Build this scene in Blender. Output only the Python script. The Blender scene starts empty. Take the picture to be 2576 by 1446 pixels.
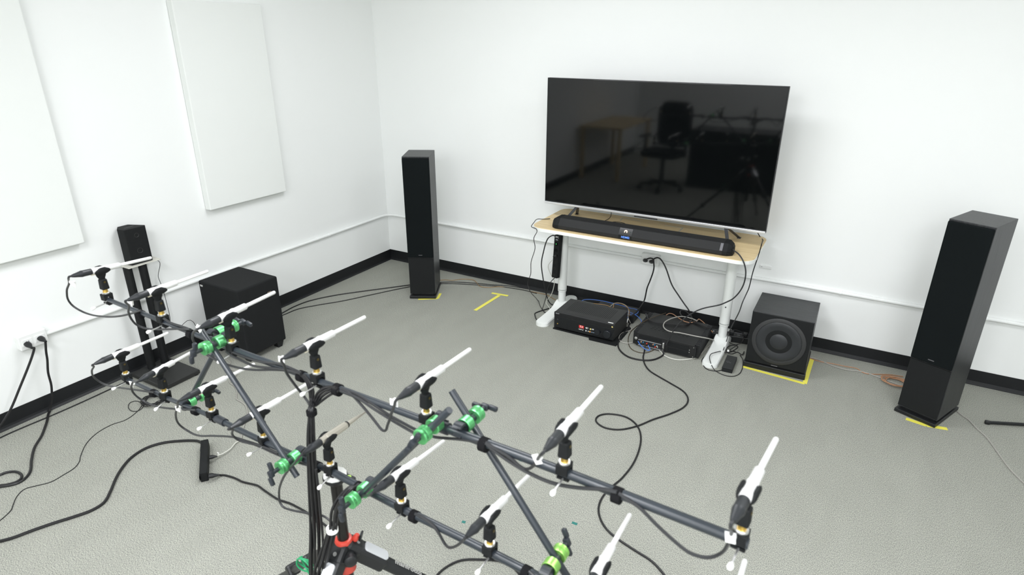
import bpy, bmesh, math, random
from mathutils import Vector, Matrix, Euler, noise
random.seed(7)
for _c in (bpy.data.objects, bpy.data.meshes, bpy.data.materials, bpy.data.lights, bpy.data.cameras):
    for _o in list(_c): _c.remove(_o)
SC = bpy.context.scene; COL = SC.collection
# ------------------------------------------------------------------ camera
FPX = 1550.4
PIT, ROL, YAW = 0.3876, 0.0026, -0.5175
CAM = Vector((3.59454, -4.0755, 1.88877))
_F = Vector((math.sin(YAW)*math.cos(PIT), math.cos(YAW)*math.cos(PIT), -math.sin(PIT)))
_r = Vector((math.cos(YAW), -math.sin(YAW), 0)); _u = _r.cross(_F)
_R = math.cos(ROL)*_r + math.sin(ROL)*_u; _U = -math.sin(ROL)*_r + math.cos(ROL)*_u
cam = bpy.data.cameras.new('camera'); camo = bpy.data.objects.new('camera', cam); COL.objects.link(camo)
cam.sensor_width = 36; cam.lens = 36*FPX/2576
cam.clip_start = 0.05; cam.clip_end = 50
camo.matrix_world = Matrix(((_R.x, _U.x, -_F.x, CAM.x), (_R.y, _U.y, -_F.y, CAM.y), (_R.z, _U.z, -_F.z, CAM.z), (0, 0, 0, 1)))
cam.dof.use_dof = True; cam.dof.focus_distance = 4.0; cam.dof.aperture_fstop = 5.0
SC.camera = camo
# ------------------------------------------------------------------ view, world, light
SC.view_settings.view_transform = 'Standard'; SC.view_settings.look = 'None'
SC.view_settings.gamma = 1; SC.view_settings.use_curve_mapping = False
SC.view_settings.exposure = 0.34
SC.cycles.max_bounces = 10; SC.cycles.diffuse_bounces = 7
W = bpy.data.worlds.new('world'); SC.world = W; W.use_nodes = True
W.node_tree.nodes['Background'].inputs[0].default_value = (.8, .85, .9, 1)
W.node_tree.nodes['Background'].inputs[1].default_value = 0.3
LIGHT_COL = (.955, .965, 1.0)
LIGHTS = [  # ceiling troffers: x, y, size x, size y, watts
    (1.95, -1.8, 1.2, .6, 29), (4.3, -1.8, 1.2, .6, 18),
    (2.3, -4.4, 1.2, .6, 54), (4.5, -4.4, 1.2, .6, 52),
    (2.2, -6.5, 1.2, .6, 50), (4.6, -6.5, 1.2, .6, 50)]
CEIL = 2.75
for i, (x, y, sx, sy, w) in enumerate(LIGHTS):
    l = bpy.data.lights.new('ceiling_lamp', 'AREA'); l.shape = 'RECTANGLE'; l.size = sx; l.size_y = sy
    l.energy = w; l.color = LIGHT_COL
    o = bpy.data.objects.new('ceiling_lamp', l); COL.objects.link(o); o.location = (x, y, CEIL-.03)

# ------------------------------------------------------------------ pixel helpers (photo frame 2576x1446), used to measure places
def ray(px, py): return _F + _R*((px-1288)/FPX) - _U*((py-723)/FPX)
def onz(px, py, z=0.0):
    d = ray(px, py); return CAM + d*((z-CAM.z)/d.z)
def ony(px, py, y=0.0, m=0.0, x0=0.0):
    d = ray(px, py); t = (y+m*(CAM.x-x0)-CAM.y)/(d.y-m*d.x); return CAM + d*t
def onx(px, py, x=0.0):
    d = ray(px, py); return CAM + d*((x-CAM.x)/d.x)
def parse(s): return [tuple(float(v) for v in p.split(',')) for p in s.split()]
def floor_path(s, z): return [onz(a, b, z) for a, b in parse(s)]

# ------------------------------------------------------------------ materials
MATS = {}
def mat(name, col, rough=.5, metal=0., spec=.5, bump=0., bscale=200., var=0., vscale=30., emit=None, es=1., coat=0., ior=None):
    if name in MATS: return MATS[name]
    m = bpy.data.materials.new(name); m.use_nodes = True; nt = m.node_tree; b = nt.nodes['Principled BSDF']
    b.inputs['Base Color'].default_value = (*col, 1); b.inputs['Roughness'].default_value = rough
    b.inputs['Metallic'].default_value = metal; b.inputs['Specular IOR Level'].default_value = spec
    if ior: b.inputs['IOR'].default_value = ior
    b.inputs['Coat Weight'].default_value = coat
    tc = nt.nodes.new('ShaderNodeTexCoord')
    if var > 0:
        n = nt.nodes.new('ShaderNodeTexNoise'); n.inputs['Scale'].default_value = vscale; n.inputs['Detail'].default_value = 4
        nt.links.new(tc.outputs['Object'], n.inputs['Vector'])
        r = nt.nodes.new('ShaderNodeMapRange'); r.inputs[3].default_value = 1-var; r.inputs[4].default_value = 1+var
        nt.links.new(n.outputs['Fac'], r.inputs[0])
        mx = nt.nodes.new('ShaderNodeVectorMath'); mx.operation = 'SCALE'; mx.inputs[0].default_value = col
        nt.links.new(r.outputs[0], mx.inputs['Scale']); nt.links.new(mx.outputs[0], b.inputs['Base Color'])
    if bump > 0:
        n2 = nt.nodes.new('ShaderNodeTexNoise'); n2.inputs['Scale'].default_value = bscale; n2.inputs['Detail'].default_value = 3
        nt.links.new(tc.outputs['Object'], n2.inputs['Vector'])
        bp = nt.nodes.new('ShaderNodeBump'); bp.inputs['Strength'].default_value = bump; bp.inputs['Distance'].default_value = .001
        nt.links.new(n2.outputs['Fac'], bp.inputs['Height']); nt.links.new(bp.outputs[0], b.inputs['Normal'])
    if emit:
        b.inputs['Emission Color'].default_value = (*emit, 1); b.inputs['Emission Strength'].default_value = es
    MATS[name] = m; return m

WALL = mat('wall_paint', (.86, .875, .865), .75, spec=.25, bump=.12, bscale=60)
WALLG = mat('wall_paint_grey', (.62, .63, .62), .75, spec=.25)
PANEL = mat('panel_fabric', (.80, .82, .80), .95, spec=.1, bump=.3, bscale=900)
BASEB = mat('baseboard_rubber', (.0095, .0105, .012), .48, spec=.35, var=.15, vscale=4)
CONDUIT = mat('conduit_paint', (.85, .865, .855), .5)
BLK = mat('black_plastic', (.012, .013, .014), .42, spec=.4)
BLKM = mat('black_matte', (.0085, .0095, .01), .7, spec=.25)
CLOTH = mat('speaker_cloth', (.0055, .0075, .008), .95, spec=.12, bump=.3, bscale=1500)
CORD = mat('cord_black', (.012, .012, .013), .45, spec=.4)
CORDG = mat('cord_dark_grey', (.023, .024, .026), .42, spec=.45)
CORDW = mat('cord_white', (.55, .55, .50), .5)
CORDGR = mat('cord_grey', (.35, .34, .31), .5)
TAN = mat('wire_tan', (.30, .18, .07), .45, var=.2)
COPPER = mat('wire_copper', (.42, .22, .12), .4, var=.2)
BLUE = mat('cord_blue', (.05, .15, .5), .4)
WHITEM = mat('white_powder_coat', (.80, .82, .80), .4, spec=.4)
WHITEP = mat('white_plastic', (.82, .83, .82), .35)
MIC = mat('satin_silver', (.80, .80, .79), .42, metal=.25, spec=.5)
CHAMP = mat('champagne_metal', (.62, .58, .50), .3, metal=.8)
TUBE = mat('slate_tube', (.022, .028, .035), .34, spec=.6)
TUBED = mat('slate_plastic', (.020, .024, .030), .40, spec=.55)
GREEN = mat('anodised_green', (.17, .62, .24), .34, metal=.85, spec=.5)
LIME = mat('anodised_lime', (.38, .78, .18), .34, metal=.85, spec=.5)
BRASS = mat('brass', (.72, .48, .12), .3, metal=.9)
STEEL = mat('bright_steel', (.75, .75, .74), .28, metal=.9)
SILVER = mat('brushed_silver', (.80, .81, .83), .30, metal=.6)
DARKST = mat('dark_steel', (.07, .072, .078), .35, metal=.6)
RED = mat('red_plastic', (.55, .06, .04), .35)
YEL = mat('yellow_tape', (.80, .74, .10), .55)
TEAL = mat('teal_tape', (.02, .16, .14), .6)
GTAPE = mat('grey_tape', (.45, .44, .38), .6)
LABEL = mat('white_label', (.88, .88, .86), .5)
FLAGT = mat('clear_tape', (.75, .76, .76), .25)
VELC = mat('velcro_black', (.010, .010, .011), .95, spec=.1, bump=.4, bscale=2500)
GOLD = mat('gold_print', (.75, .55, .40), .35, metal=.6)
GREYP = mat('grey_print', (.10, .10, .105), .5)
LCD = mat('display_blue', (.02, .05, .2), .4, emit=(.12, .28, 1.0), es=1.3)
LOGOE = mat('lit_logo', (.3, .2, .1), .4, emit=(1.0, .75, .55), es=1.1)
LEDG = mat('green_led', (0, .3, 0), .4, emit=(.1, 1., .2), es=1.)
GLASSD = mat('display_window', (.006, .007, .008), .12, spec=.5)

def carpet():
    m = bpy.data.materials.new('carpet'); m.use_nodes = True; nt = m.node_tree; N = nt.nodes; L = nt.links
    b = N['Principled BSDF']; b.inputs['Roughness'].default_value = .98; b.inputs['Specular IOR Level'].default_value = .08
    tc = N.new('ShaderNodeTexCoord')
    mp = N.new('ShaderNodeMapping'); mp.inputs['Rotation'].default_value = (0, 0, .0); mp.inputs['Scale'].default_value = (1.0, .55, 1)
    L.new(tc.outputs['Object'], mp.inputs[0])
    n1 = N.new('ShaderNodeTexNoise'); n1.inputs['Scale'].default_value = 430; n1.inputs['Detail'].default_value = 2.5; n1.inputs['Roughness'].default_value = .6
    L.new(mp.outputs[0], n1.inputs['Vector'])
    cr = N.new('ShaderNodeValToRGB'); e = cr.color_ramp.elements
    e[0].position = .34; e[0].color = (.115, .122, .117, 1); e[1].position = .66; e[1].color = (.50, .51, .42, 1)
    k = e.new(.47); k.color = (.272, .276, .252, 1); k = e.new(.56); k.color = (.362, .366, .320, 1)
    L.new(n1.outputs['Fac'], cr.inputs[0])
    n2 = N.new('ShaderNodeTexNoise'); n2.inputs['Scale'].default_value = 9; n2.inputs['Detail'].default_value = 5
    mp2 = N.new('ShaderNodeMapping'); mp2.inputs['Scale'].default_value = (1.0, .35, 1)
    L.new(tc.outputs['Object'], mp2.inputs[0]); L.new(mp2.outputs[0], n2.inputs['Vector'])
    r = N.new('ShaderNodeMapRange'); r.inputs[1].default_value = .3; r.inputs[2].default_value = .7; r.inputs[3].default_value = .965; r.inputs[4].default_value = 1.03
    L.new(n2.outputs['Fac'], r.inputs[0])
    mx = N.new('ShaderNodeVectorMath'); mx.operation = 'SCALE'; L.new(cr.outputs[0], mx.inputs[0]); L.new(r.outputs[0], mx.inputs['Scale'])
    L.new(mx.outputs[0], b.inputs['Base Color'])
    bp = N.new('ShaderNodeBump'); bp.inputs['Strength'].default_value = .35; bp.inputs['Distance'].default_value = .002
    L.new(n1.outputs['Fac'], bp.inputs['Height']); L.new(bp.outputs[0], b.inputs['Normal'])
    return m
CARPET = carpet()

def grain(name, c1, c2, scale, stretch, rough=.5, spec=.4, bump=.1):
    m = bpy.data.materials.new(name); m.use_nodes = True; nt = m.node_tree; N = nt.nodes; L = nt.links
    b = N['Principled BSDF']; b.inputs['Roughness'].default_value = rough; b.inputs['Specular IOR Level'].default_value = spec
    tc = N.new('ShaderNodeTexCoord'); mp = N.new('ShaderNodeMapping'); mp.inputs['Scale'].default_value = stretch
    L.new(tc.outputs['Object'], mp.inputs[0])
    n = N.new('ShaderNodeTexNoise'); n.inputs['Scale'].default_value = scale; n.inputs['Detail'].default_value = 5; n.inputs['Distortion'].default_value = .4
    L.new(mp.outputs[0], n.inputs['Vector'])
    cr = N.new('ShaderNodeValToRGB'); e = cr.color_ramp.elements; e[0].position = .35; e[0].color = (*c1, 1); e[1].position = .65; e[1].color = (*c2, 1)
    L.new(n.outputs['Fac'], cr.inputs[0]); L.new(cr.outputs[0], b.inputs['Base Color'])
    bp = N.new('ShaderNodeBump'); bp.inputs['Strength'].default_value = bump; bp.inputs['Distance'].default_value = .001
    L.new(n.outputs['Fac'], bp.inputs['Height']); L.new(bp.outputs[0], b.inputs['Normal'])
    return m
BIRCH = grain('birch_veneer', (.62, .47, .25), (.72, .57, .33), 3.0, (1.2, 22, 22), .42, .4, .03)
ASH = grain('black_ash', (.016, .0175, .019), (.034, .036, .038), 5.0, (26, 26, 1.6), .42, .45, .25)
ASHT = grain('black_ash_top', (.016, .0175, .019), (.034, .036, .038), 5.0, (1.6, 26, 26), .42, .45, .25)

# ------------------------------------------------------------------ mesh helpers
def nb(): return bmesh.new()
def frame(d, up=None):
    d = Vector(d).normalized(); up = Vector(up) if up else (Vector((0, 0, 1)) if abs(d.z) < .95 else Vector((0, 1, 0)))
    x = up.cross(d)
    if x.length < 1e-6: x = Vector((1, 0, 0)).cross(d)
    x.normalize(); y = d.cross(x); return x, y, d
def face(bm, vs, mi=0, smooth=False):
    try:
        f = bm.faces.new(vs); f.material_index = mi; f.smooth = smooth
    except ValueError: pass
def ring_stack(bm, rings, caps=True, mi=0, smooth=True, closed=True):
    n = len(rings[0])
    for a, b in zip(rings[:-1], rings[1:]):
        for i in range(n if closed else n-1):
            j = (i+1) % n; face(bm, (a[i], a[j], b[j], b[i]), mi, smooth)
    if caps: face(bm, list(reversed(rings[0])), mi); face(bm, rings[-1], mi)
def box(bm, c, s, M=None, bev=0., mi=0, seg=2):
    t = nb(); bmesh.ops.create_cube(t, size=1)
    bmesh.ops.scale(t, vec=Vector(s), verts=t.verts)
    if bev > 0: bmesh.ops.bevel(t, geom=t.edges[:], offset=bev, segments=seg, affect='EDGES', profile=.5)
    bmesh.ops.translate(t, vec=Vector(c), verts=t.verts)
    if M is not None: bmesh.ops.transform(t, matrix=M, verts=t.verts)
    merge(bm, t, mi)
def merge(bm, t, mi=0, keep=False):
    mp = {v: bm.verts.new(v.co) for v in t.verts}
    for f in t.faces:
        try:
            g = bm.faces.new([mp[v] for v in f.verts]); g.smooth = f.smooth; g.material_index = f.material_index if keep else mi
        except ValueError: pass
    t.free()
def lathe(bm, o, d, prof, seg=20, mi=0, smooth=True, caps=True, sx=1., sy=1., up=None):
    """prof: (distance along d, radius)"""
    x, y, z = frame(d, up); o = Vector(o); rings = []
    for t, r in prof:
        rings.append([bm.verts.new(o + z*t + x*(sx*r*math.cos(2*math.pi*i/seg)) + y*(sy*r*math.sin(2*math.pi*i/seg))) for i in range(seg)])
    ring_stack(bm, rings, caps, mi, smooth)
def cyl(bm, a, b, r, r2=None, seg=16, mi=0, bev=0.):
    a = Vector(a); b = Vector(b); L = (b-a).length; r2 = r if r2 is None else r2
    if bev > 0: prof = [(0, r-bev), (bev*.3, r-bev*.3), (bev, r), (L-bev, r2), (L-bev*.3, r2-bev*.3), (L, r2-bev)]
    else: prof = [(0, r), (L, r2)]
    lathe(bm, a, b-a, prof, seg, mi)
def smooth_path(pts, k=5):
    P = [Vector(p) for p in pts]
    if len(P) < 3: return P
    out = []
    for i in range(len(P)-1):
        p0 = P[max(i-1, 0)]; p1 = P[i]; p2 = P[i+1]; p3 = P[min(i+2, len(P)-1)]
        t1 = (p2-p0); t2 = (p3-p1); L = (p2-p1).length
        t1 = t1.normalized()*L if t1.length > 1e-9 else t1; t2 = t2.normalized()*L if t2.length > 1e-9 else t2
        for j in range(k):
            s = j/k; s2 = s*s; s3 = s2*s
            out.append(p1*(2*s3-3*s2+1)+t1*(s3-2*s2+s)+p2*(-2*s3+3*s2)+t2*(s3-s2))
    out.append(P[-1]); return out
def sweep(bm, pts, r, seg=8, mi=0, k=5, minz=None):
    P = smooth_path(pts, k) if k > 1 else [Vector(p) for p in pts]
    Q = [P[0]]
    for p in P[1:]:
        if (p-Q[-1]).length > r*.35: Q.append(p)
    P = Q
    if len(P) < 2: return
    if minz is not None:
        for p in P: p.z = max(p.z, minz)
    d = (P[1]-P[0]).normalized(); x, y, _ = frame(d); rings = []
    for i, p in enumerate(P):
        t = (P[min(i+1, len(P)-1)]-P[max(i-1, 0)])
        if t.length > 1e-9: t.normalize()
        else: t = d
        x = x - t*x.dot(t)
        if x.length < 1e-6: x = frame(t)[0]
        x.normalize(); y = t.cross(x); d = t
        rings.append([bm.verts.new(p + x*(r*math.cos(2*math.pi*a/seg)) + y*(r*math.sin(2*math.pi*a/seg))) for a in range(seg)])
    ring_stack(bm, rings, True, mi)
def prism(bm, poly, axis, a, b, mi=0, bev=0.):
    """poly of 2-tuples in the plane normal to axis ('x': (y,z), 'y': (x,z), 'z': (x,y)), extruded a..b"""
    t = nb()
    def P(p, h): return {'x': (h, p[0], p[1]), 'y': (p[0], h, p[1]), 'z': (p[0], p[1], h)}[axis]
    A = [t.verts.new(P(p, a)) for p in poly]; B = [t.verts.new(P(p, b)) for p in poly]
    n = len(poly); t.faces.new(A); t.faces.new(list(reversed(B)))
    for i in range(n): t.faces.new((A[i], B[i], B[(i+1) % n], A[(i+1) % n]))
    bmesh.ops.recalc_face_normals(t, faces=t.faces)
    if bev > 0: bmesh.ops.bevel(t, geom=t.edges[:], offset=bev, segments=2, affect='EDGES', profile=.5)
    merge(bm, t, mi)
def rrect(cx, cy, w, h, r, n=6):
    out = []
    for k, (sx, sy) in enumerate(((1, 1), (-1, 1), (-1, -1), (1, -1))):
        for i in range(n+1):
            a = math.pi/2*(k+i/n); out.append((cx+sx*(w/2-r)+r*math.cos(a), cy+sy*(h/2-r)+r*math.sin(a)))
    return out
def T(loc=(0, 0, 0), rz=0., rx=0., ry=0.): return Matrix.Translation(Vector(loc)) @ Euler((rx, ry, rz), 'XYZ').to_matrix().to_4x4()

def obj(name, bm, m, parent=None, origin=None):
    me = bpy.data.meshes.new(name)
    bmesh.ops.recalc_face_normals(bm, faces=bm.faces)
    off = Vector(origin) if origin is not None else Vector((0, 0, 0))
    if origin is not None: bmesh.ops.translate(bm, vec=-off, verts=bm.verts)
    bm.to_mesh(me); bm.free()
    if any(p.use_smooth for p in me.polygons): me.set_sharp_from_angle(angle=math.radians(38))
    for mm in (m if isinstance(m, (list, tuple)) else [m]): me.materials.append(mm)
    o = bpy.data.objects.new(name, me); COL.objects.link(o); o.location = off
    if parent: o.parent = parent
    return o
def wobj(name, bm, m, parent):
    """mesh given in world coordinates under a parent whose matrix is location+rotation"""
    Mi = (Matrix.Translation(parent.location) @ parent.rotation_euler.to_matrix().to_4x4()).inverted()
    bmesh.ops.transform(bm, matrix=Mi, verts=bm.verts)
    return obj(name, bm, m, parent)
def tag(o, label, cat, group=None, kind=None):
    o['label'] = label; o['category'] = cat
    if group: o['group'] = group
    if kind: o['kind'] = kind
    return o
def thing(name, label, cat, loc=(0, 0, 0), rz=0., group=None, rx=0.):
    o = bpy.data.objects.new(name, None); COL.objects.link(o); o.location = loc; o.rotation_euler = (rx, 0, rz); o.empty_display_size = .05
    return tag(o, label, cat, group)
def struct(name, bm, m): o = obj(name, bm, m); o['kind'] = 'structure'; return o
def dup(root, loc, rz, rx=0., label=None):
    r = root.copy(); COL.objects.link(r); r.location = loc; r.rotation_euler = (rx, 0, rz)
    if label: r['label'] = label
    for ch in list(root.children):
        c = ch.copy(); COL.objects.link(c); c.parent = r
        for g in list(ch.children):
            e = g.copy(); COL.objects.link(e); e.parent = c
    return r
def text_bm(s, size, M, depth=.0004, bold=False, align='CENTER'):
    cu = bpy.data.curves.new('t', 'FONT'); cu.body = s; cu.size = size; cu.extrude = depth; cu.align_x = align; cu.align_y = 'CENTER'
    cu.resolution_u = 3
    if bold: cu.offset = size*.02
    to = bpy.data.objects.new('t', cu); COL.objects.link(to)
    bpy.context.view_layer.update()
    me = bpy.data.meshes.new_from_object(to.evaluated_get(bpy.context.evaluated_depsgraph_get()))
    bm = nb(); bm.from_mesh(me); bmesh.ops.transform(bm, matrix=M, verts=bm.verts)
    bpy.data.objects.remove(to); bpy.data.curves.remove(cu); bpy.data.meshes.remove(me)
    return bm
def basis(o, x, y):
    x = Vector(x).normalized(); y = Vector(y).normalized(); z = x.cross(y)
    return Matrix(((x.x, y.x, z.x, o[0]), (x.y, y.y, z.y, o[1]), (x.z, y.z, z.z, o[2]), (0, 0, 0, 1)))
def cable(name, label, pts, r, m, cat='cable', seg=8, group=None, minz=None, k=5):
    bm = nb(); sweep(bm, pts, r, seg, 0, k, minz)
    return tag(obj(name, bm, m, None, origin=Vector(pts[0])), label, cat, group)

# ------------------------------------------------------------------ room shell
XR, YB = 6.0, -7.2
bm = nb(); box(bm, (XR/2, YB/2, -.05), (XR+.4, -YB+.4, .1)); struct('floor', bm, CARPET)
bm = nb(); box(bm, (XR/2, .05, CEIL/2), (XR+.2, .1, CEIL)); struct('wall_back', bm, WALL)
bm = nb(); box(bm, (-.05, YB/2, CEIL/2), (.1, -YB, CEIL)); struct('wall_left', bm, WALL)
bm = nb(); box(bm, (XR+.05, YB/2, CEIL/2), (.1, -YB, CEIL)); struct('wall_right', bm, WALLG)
bm = nb(); box(bm, (XR/2, YB-.05, CEIL/2), (XR+.2, .1, CEIL)); struct('wall_front', bm, WALL)
bm = nb(); box(bm, (XR/2, YB/2, CEIL+.05), (XR+.2, -YB+.2, .1)); struct('ceiling', bm, mat('ceiling_tile', (.78, .79, .78), .9, bump=.4, bscale=300))
# cove baseboard: profile (distance from wall, height)
HB = .0915
cove = [(0, 0), (.016, 0), (.016, .0022), (.0075, .011), (.0042, .022), (.0035, HB-.001), (.0028, HB), (0, HB)]
bm = nb(); prism(bm, [(-a, b) for a, b in cove], 'x', 0.0, XR); struct('baseboard_back', bm, BASEB)
bm = nb(); prism(bm, [(a, b) for a, b in cove], 'y', YB, 0.0); struct('baseboard_left', bm, BASEB)
bm = nb(); prism(bm, [(XR-a, b) for a, b in cove], 'y', YB, 0.0); struct('baseboard_right', bm, BASEB)
# conduit running round the room, one surface-mounted run
HR = .425; RC = .0112
bm = nb()
pathL = [(.014, -2.76, .428), (.014, -2.3, .4255), (.014, -1.6, .428), (.014, -.9, .423), (.014, -.3, .424), (.014, -.10, .424)]
arc = [Vector((.013+.085*(1-math.cos(a)), -.098+.085*math.sin(a), .424)) for a in [math.pi/2*i/6 for i in range(1, 7)]]
pathB = [(.3, -.012, .423), (1.0, -.012, .421), (1.7, -.012, .4245), (2.355, -.012, .424)]
sweep(bm, [Vector(p) for p in pathL]+arc+[Vector(p) for p in pathB], RC, 10, 0, 3)
sweep(bm, [Vector(p) for p in [(2.475, -.012, .422), (2.8, -.012, .419), (3.4, -.012, .423), (4.2, -.012, .42), (XR, -.012, .42)]], RC, 10, 0, 3)
struct('trim_1', bm, CONDUIT)
def conduit_clip(p, ax):
    b = nb(); d = Vector((0, 1, 0)) if ax == 'y' else Vector((1, 0, 0))
    p = Vector(p); lathe(b, p-d*.008, d, [(0, RC+.0015), (.001, RC+.003), (.015, RC+.003), (.016, RC+.0015)], 12)
    w = Vector((.004, 0, 0)) if ax == 'y' else Vector((0, -.004, 0))
    off = p + Vector((0, 0, -.016))
    off = Vector((.003, off.y, off.z)) if ax == 'y' else Vector((off.x, -.003, off.z))
    box(b, off, (.006, .016, .02) if ax == 'y' else (.016, .006, .02), bev=.001)
    return b
clipspots = [((.012, -.72, .4235), 'y', 'left wall, just before the corner'), ((.012, -.84, .4233), 'y', 'left wall, second from the corner'),
             ((.012, -1.62, .4278), 'y', 'left wall behind the black subwoofer'), ((.012, -2.30, .4255), 'y', 'left wall beside the speaker stand'),
             ((3.62, -.012, .4225), 'x', 'wall between subwoofer and right tower speaker'), ((4.36, -.012, .42), 'x', 'wall right of the right tower speaker')]
for p, ax, w in clipspots:
    tag(obj('conduit_clip', conduit_clip(p, ax), CONDUIT, origin=p), 'white conduit clip on the ' + w, 'conduit clip', 'conduit clips')

# ------------------------------------------------------------------ acoustic panels on the left wall
def panel(y0, y1, z0, z1, label):
    bm = nb(); box(bm, (.027, (y0+y1)/2, (z0+z1)/2), (.05, y1-y0, z1-z0), bev=.005)
    tag(obj('acoustic_panel', bm, PANEL, origin=(.0, (y0+y1)/2, z0)), label, 'acoustic panel', 'acoustic panels')
panel(-1.718, -1.108, .858, 2.072, 'tall white fabric acoustic panel mounted nearest the room corner')
panel(-3.085, -2.474, .858, 2.072, 'tall white fabric acoustic panel cut off by the left edge')

# ------------------------------------------------------------------ wall outlets
def outlet_box(name, label, loc, rz, w, plugs):
    """local: wall plane y=0, front faces -y"""
    t = thing(name, label, 'outlet', loc, rz)
    bm = nb(); box(bm, (0, -.022, 0), (w, .044, .078), bev=.004); obj('outlet_case', bm, WHITEP, t)
    for sx in (-1, 1):
        bm = nb(); box(bm, (sx*w*.22, -.045, 0), (w*.36, .004, .036), bev=.0015)
        obj('socket', bm, WHITEP, t)
        bm = nb()
        for q in (-1, 1): box(bm, (sx*w*.22+q*.0055, -.0476, .004), (.0016, .001, .008))
        cyl(bm, (sx*w*.22, -.047, -.009), (sx*w*.22, -.0481, -.009), .0028)
        s = obj('slot', bm, BLKM, t)
    return t
oL = outlet_box('wall_outlet', 'white surface outlet box low on the left wall', (0, -2.828, .430), math.radians(90), .128, 0)
oD = outlet_box('wall_outlet', 'white surface outlet box on the wall under the desk', (2.415, 0, .432), 0, .125, 0)
def plug(label, loc, d, r=.014, L=.04, name='power_plug'):
    d = Vector(d).normalized()
    bm = nb(); lathe(bm, loc, d, [(0, r), (L*.35, r), (L*.55, r*.75), (L*.8, r*.5), (L, r*.35)], 14, sx=1, sy=.8)
    return bm

p = ony(1926, 672, -.006)
t = thing('wall_label', 'small white plastic plate on the wall right of the desk', 'wall plate', (p.x, 0, p.z))
bm = nb(); box(bm, (0, -.004, 0), (.072, .008, .018), None, .002); obj('plate', bm, WHITEP, t)
bm = nb(); box(bm, (-.024, -.0083, 0), (.010, .0008, .002)); obj('print', bm, GREYP, t)
# furniture at the far end of the room, mirrored faintly in the television
t = thing('office_chair', 'black office chair behind the camera, faintly mirrored in the television', 'chair', (1.30, -4.55, 0), .15)
bm = nb(); prism(bm, rrect(0, .82, .46, .58, .12), 'y', -.30, -.22, bev=.02); obj('backrest', bm, BLKM, t)
bm = nb(); prism(bm, rrect(0, 0, .50, .48, .10), 'z', .44, .52, bev=.02); obj('seat', bm, BLKM, t)
bm = nb(); cyl(bm, (0, 0, .10), (0, 0, .44), .028); box(bm, (0, -.26, .50), (.06, .05, .20), None, .01); obj('column', bm, BLK, t)
for i in range(5):
    a = i*2*math.pi/5; bm = nb(); cyl(bm, (0, 0, .11), (.28*math.cos(a), .28*math.sin(a), .075), .022, .016); obj('base_arm', bm, BLK, t)
    bm = nb(); cyl(bm, (.28*math.cos(a), .28*math.sin(a)-.02, .030), (.28*math.cos(a), .28*math.sin(a)+.02, .030), .030); obj('caster', bm, BLK, t)
for s_ in (-1, 1):
    bm = nb(); box(bm, (s_*.28, 0, .68), (.06, .26, .03), None, .01); box(bm, (s_*.28, -.02, .56), (.03, .05, .22), None, .008); obj('armrest', bm, BLK, t)
t = thing('wooden_table', 'light wooden table at the far end of the room, mirrored in the television', 'table', (.36, -5.3, 0))
bm = nb(); box(bm, (0, 0, .725), (.62, 1.3, .03), None, .004); obj('table_top', bm, BIRCH, t)
for sx_ in (-1, 1):
    for sy_ in (-1, 1): bm = nb(); box(bm, (sx_*.27, sy_*.6, .355), (.05, .05, .71), None, .004); obj('leg', bm, BIRCH, t)
t = thing('equipment_case', 'low black equipment case behind the camera, darkening the television reflection', 'case', (2.3, -5.1, 0))
bm = nb(); box(bm, (0, 0, .38), (1.5, .5, .72), None, .01); obj('body', bm, BLK, t)
bm = nb(); box(bm, (0, 0, .75), (1.52, .52, .03), None, .006); obj('lid', bm, BLK, t)
bm = nb(); box(bm, (0, .262, .45), (.16, .03, .03), None, .006); obj('handle', bm, STEEL, t)

# ------------------------------------------------------------------ desk
DZ = .715
t = thing('standing_desk', 'white framed desk with a birch top under the television', 'desk', (2.445, -.305, 0))
bm = nb(); prism(bm, rrect(2.447, -.303, 1.42, .553, .085), 'z', DZ-.004, DZ); wobj('veneer', bm, BIRCH, t)
bm = nb(); prism(bm, rrect(2.447, -.303, 1.426, .559, .088), 'z', DZ-.024, DZ-.0035); wobj('desk_top', bm, WHITEM, t)
for sx, x, ftr in ((-1, 1.835, 0), (1, 3.0, 0)):
    yc = -.235
    bm = nb(); cyl(bm, (x, yc, .155), (x, yc, DZ-.05), .0325, seg=28); lathe(bm, (x, yc, .145), (0, 0, 1), [(0, .029), (.003, .032), (.012, .0325), (.02, .0325)], 28)
    up = wobj('leg', bm, WHITEM, t)
    bm = nb(); cyl(bm, (x, yc, .04), (x, yc, .24), .0275, seg=28); wobj('inner_column', bm, WHITEM, t)
    bm = nb(); x0 = x
    ft = [(-.325, .046), (-.30, .047), (-.20, .052), (-.10, .060), (-.03, .085)]
    # foot: long rounded bar, rising towards the column
    n = 44; rings = []
    for i in range(n+1):
        s = (1-math.cos(math.pi*i/n))/2; s = max(min(s, .9985), .0015); y = yc-.355+s*(.355+.215)
        e = min(s*(.57)/.045, 1.); e2 = min((1-s)*(.57)/.045, 1.); w = .0475*math.sqrt(max(1-(1-e)**2, .02))*math.sqrt(max(1-(1-e2)**2, .02))
        dd = abs(y-yc); h = .030+.010*math.exp(-(dd/.12)**2)+.03*math.exp(-(dd/.05)**2)
        sec = [(-w, 0), (w, 0), (w, h*.75), (w*.86, h*.97), (w*.5, h), (-w*.5, h), (-w*.86, h*.97), (-w, h*.75)]
        rings.append([bm.verts.new((x+a, y, b)) for a, b in sec])
    ring_stack(bm, rings, True); wobj('foot', bm, WHITEM, t)
bm = nb(); box(bm, (2.417, -.235, DZ-.042), (1.22, .07, .034), bev=.003); 
for x in (1.835, 3.0): box(bm, (x, -.30, DZ-.037), (.07, .42, .026), bev=.003)
wobj('under_frame', bm, WHITEM, t)
bm = nb(); cyl(bm, (3.0, -.2675, .285), (3.0, -.2702, .285), .0045); wobj('screw', bm, DARKST, t)

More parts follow.
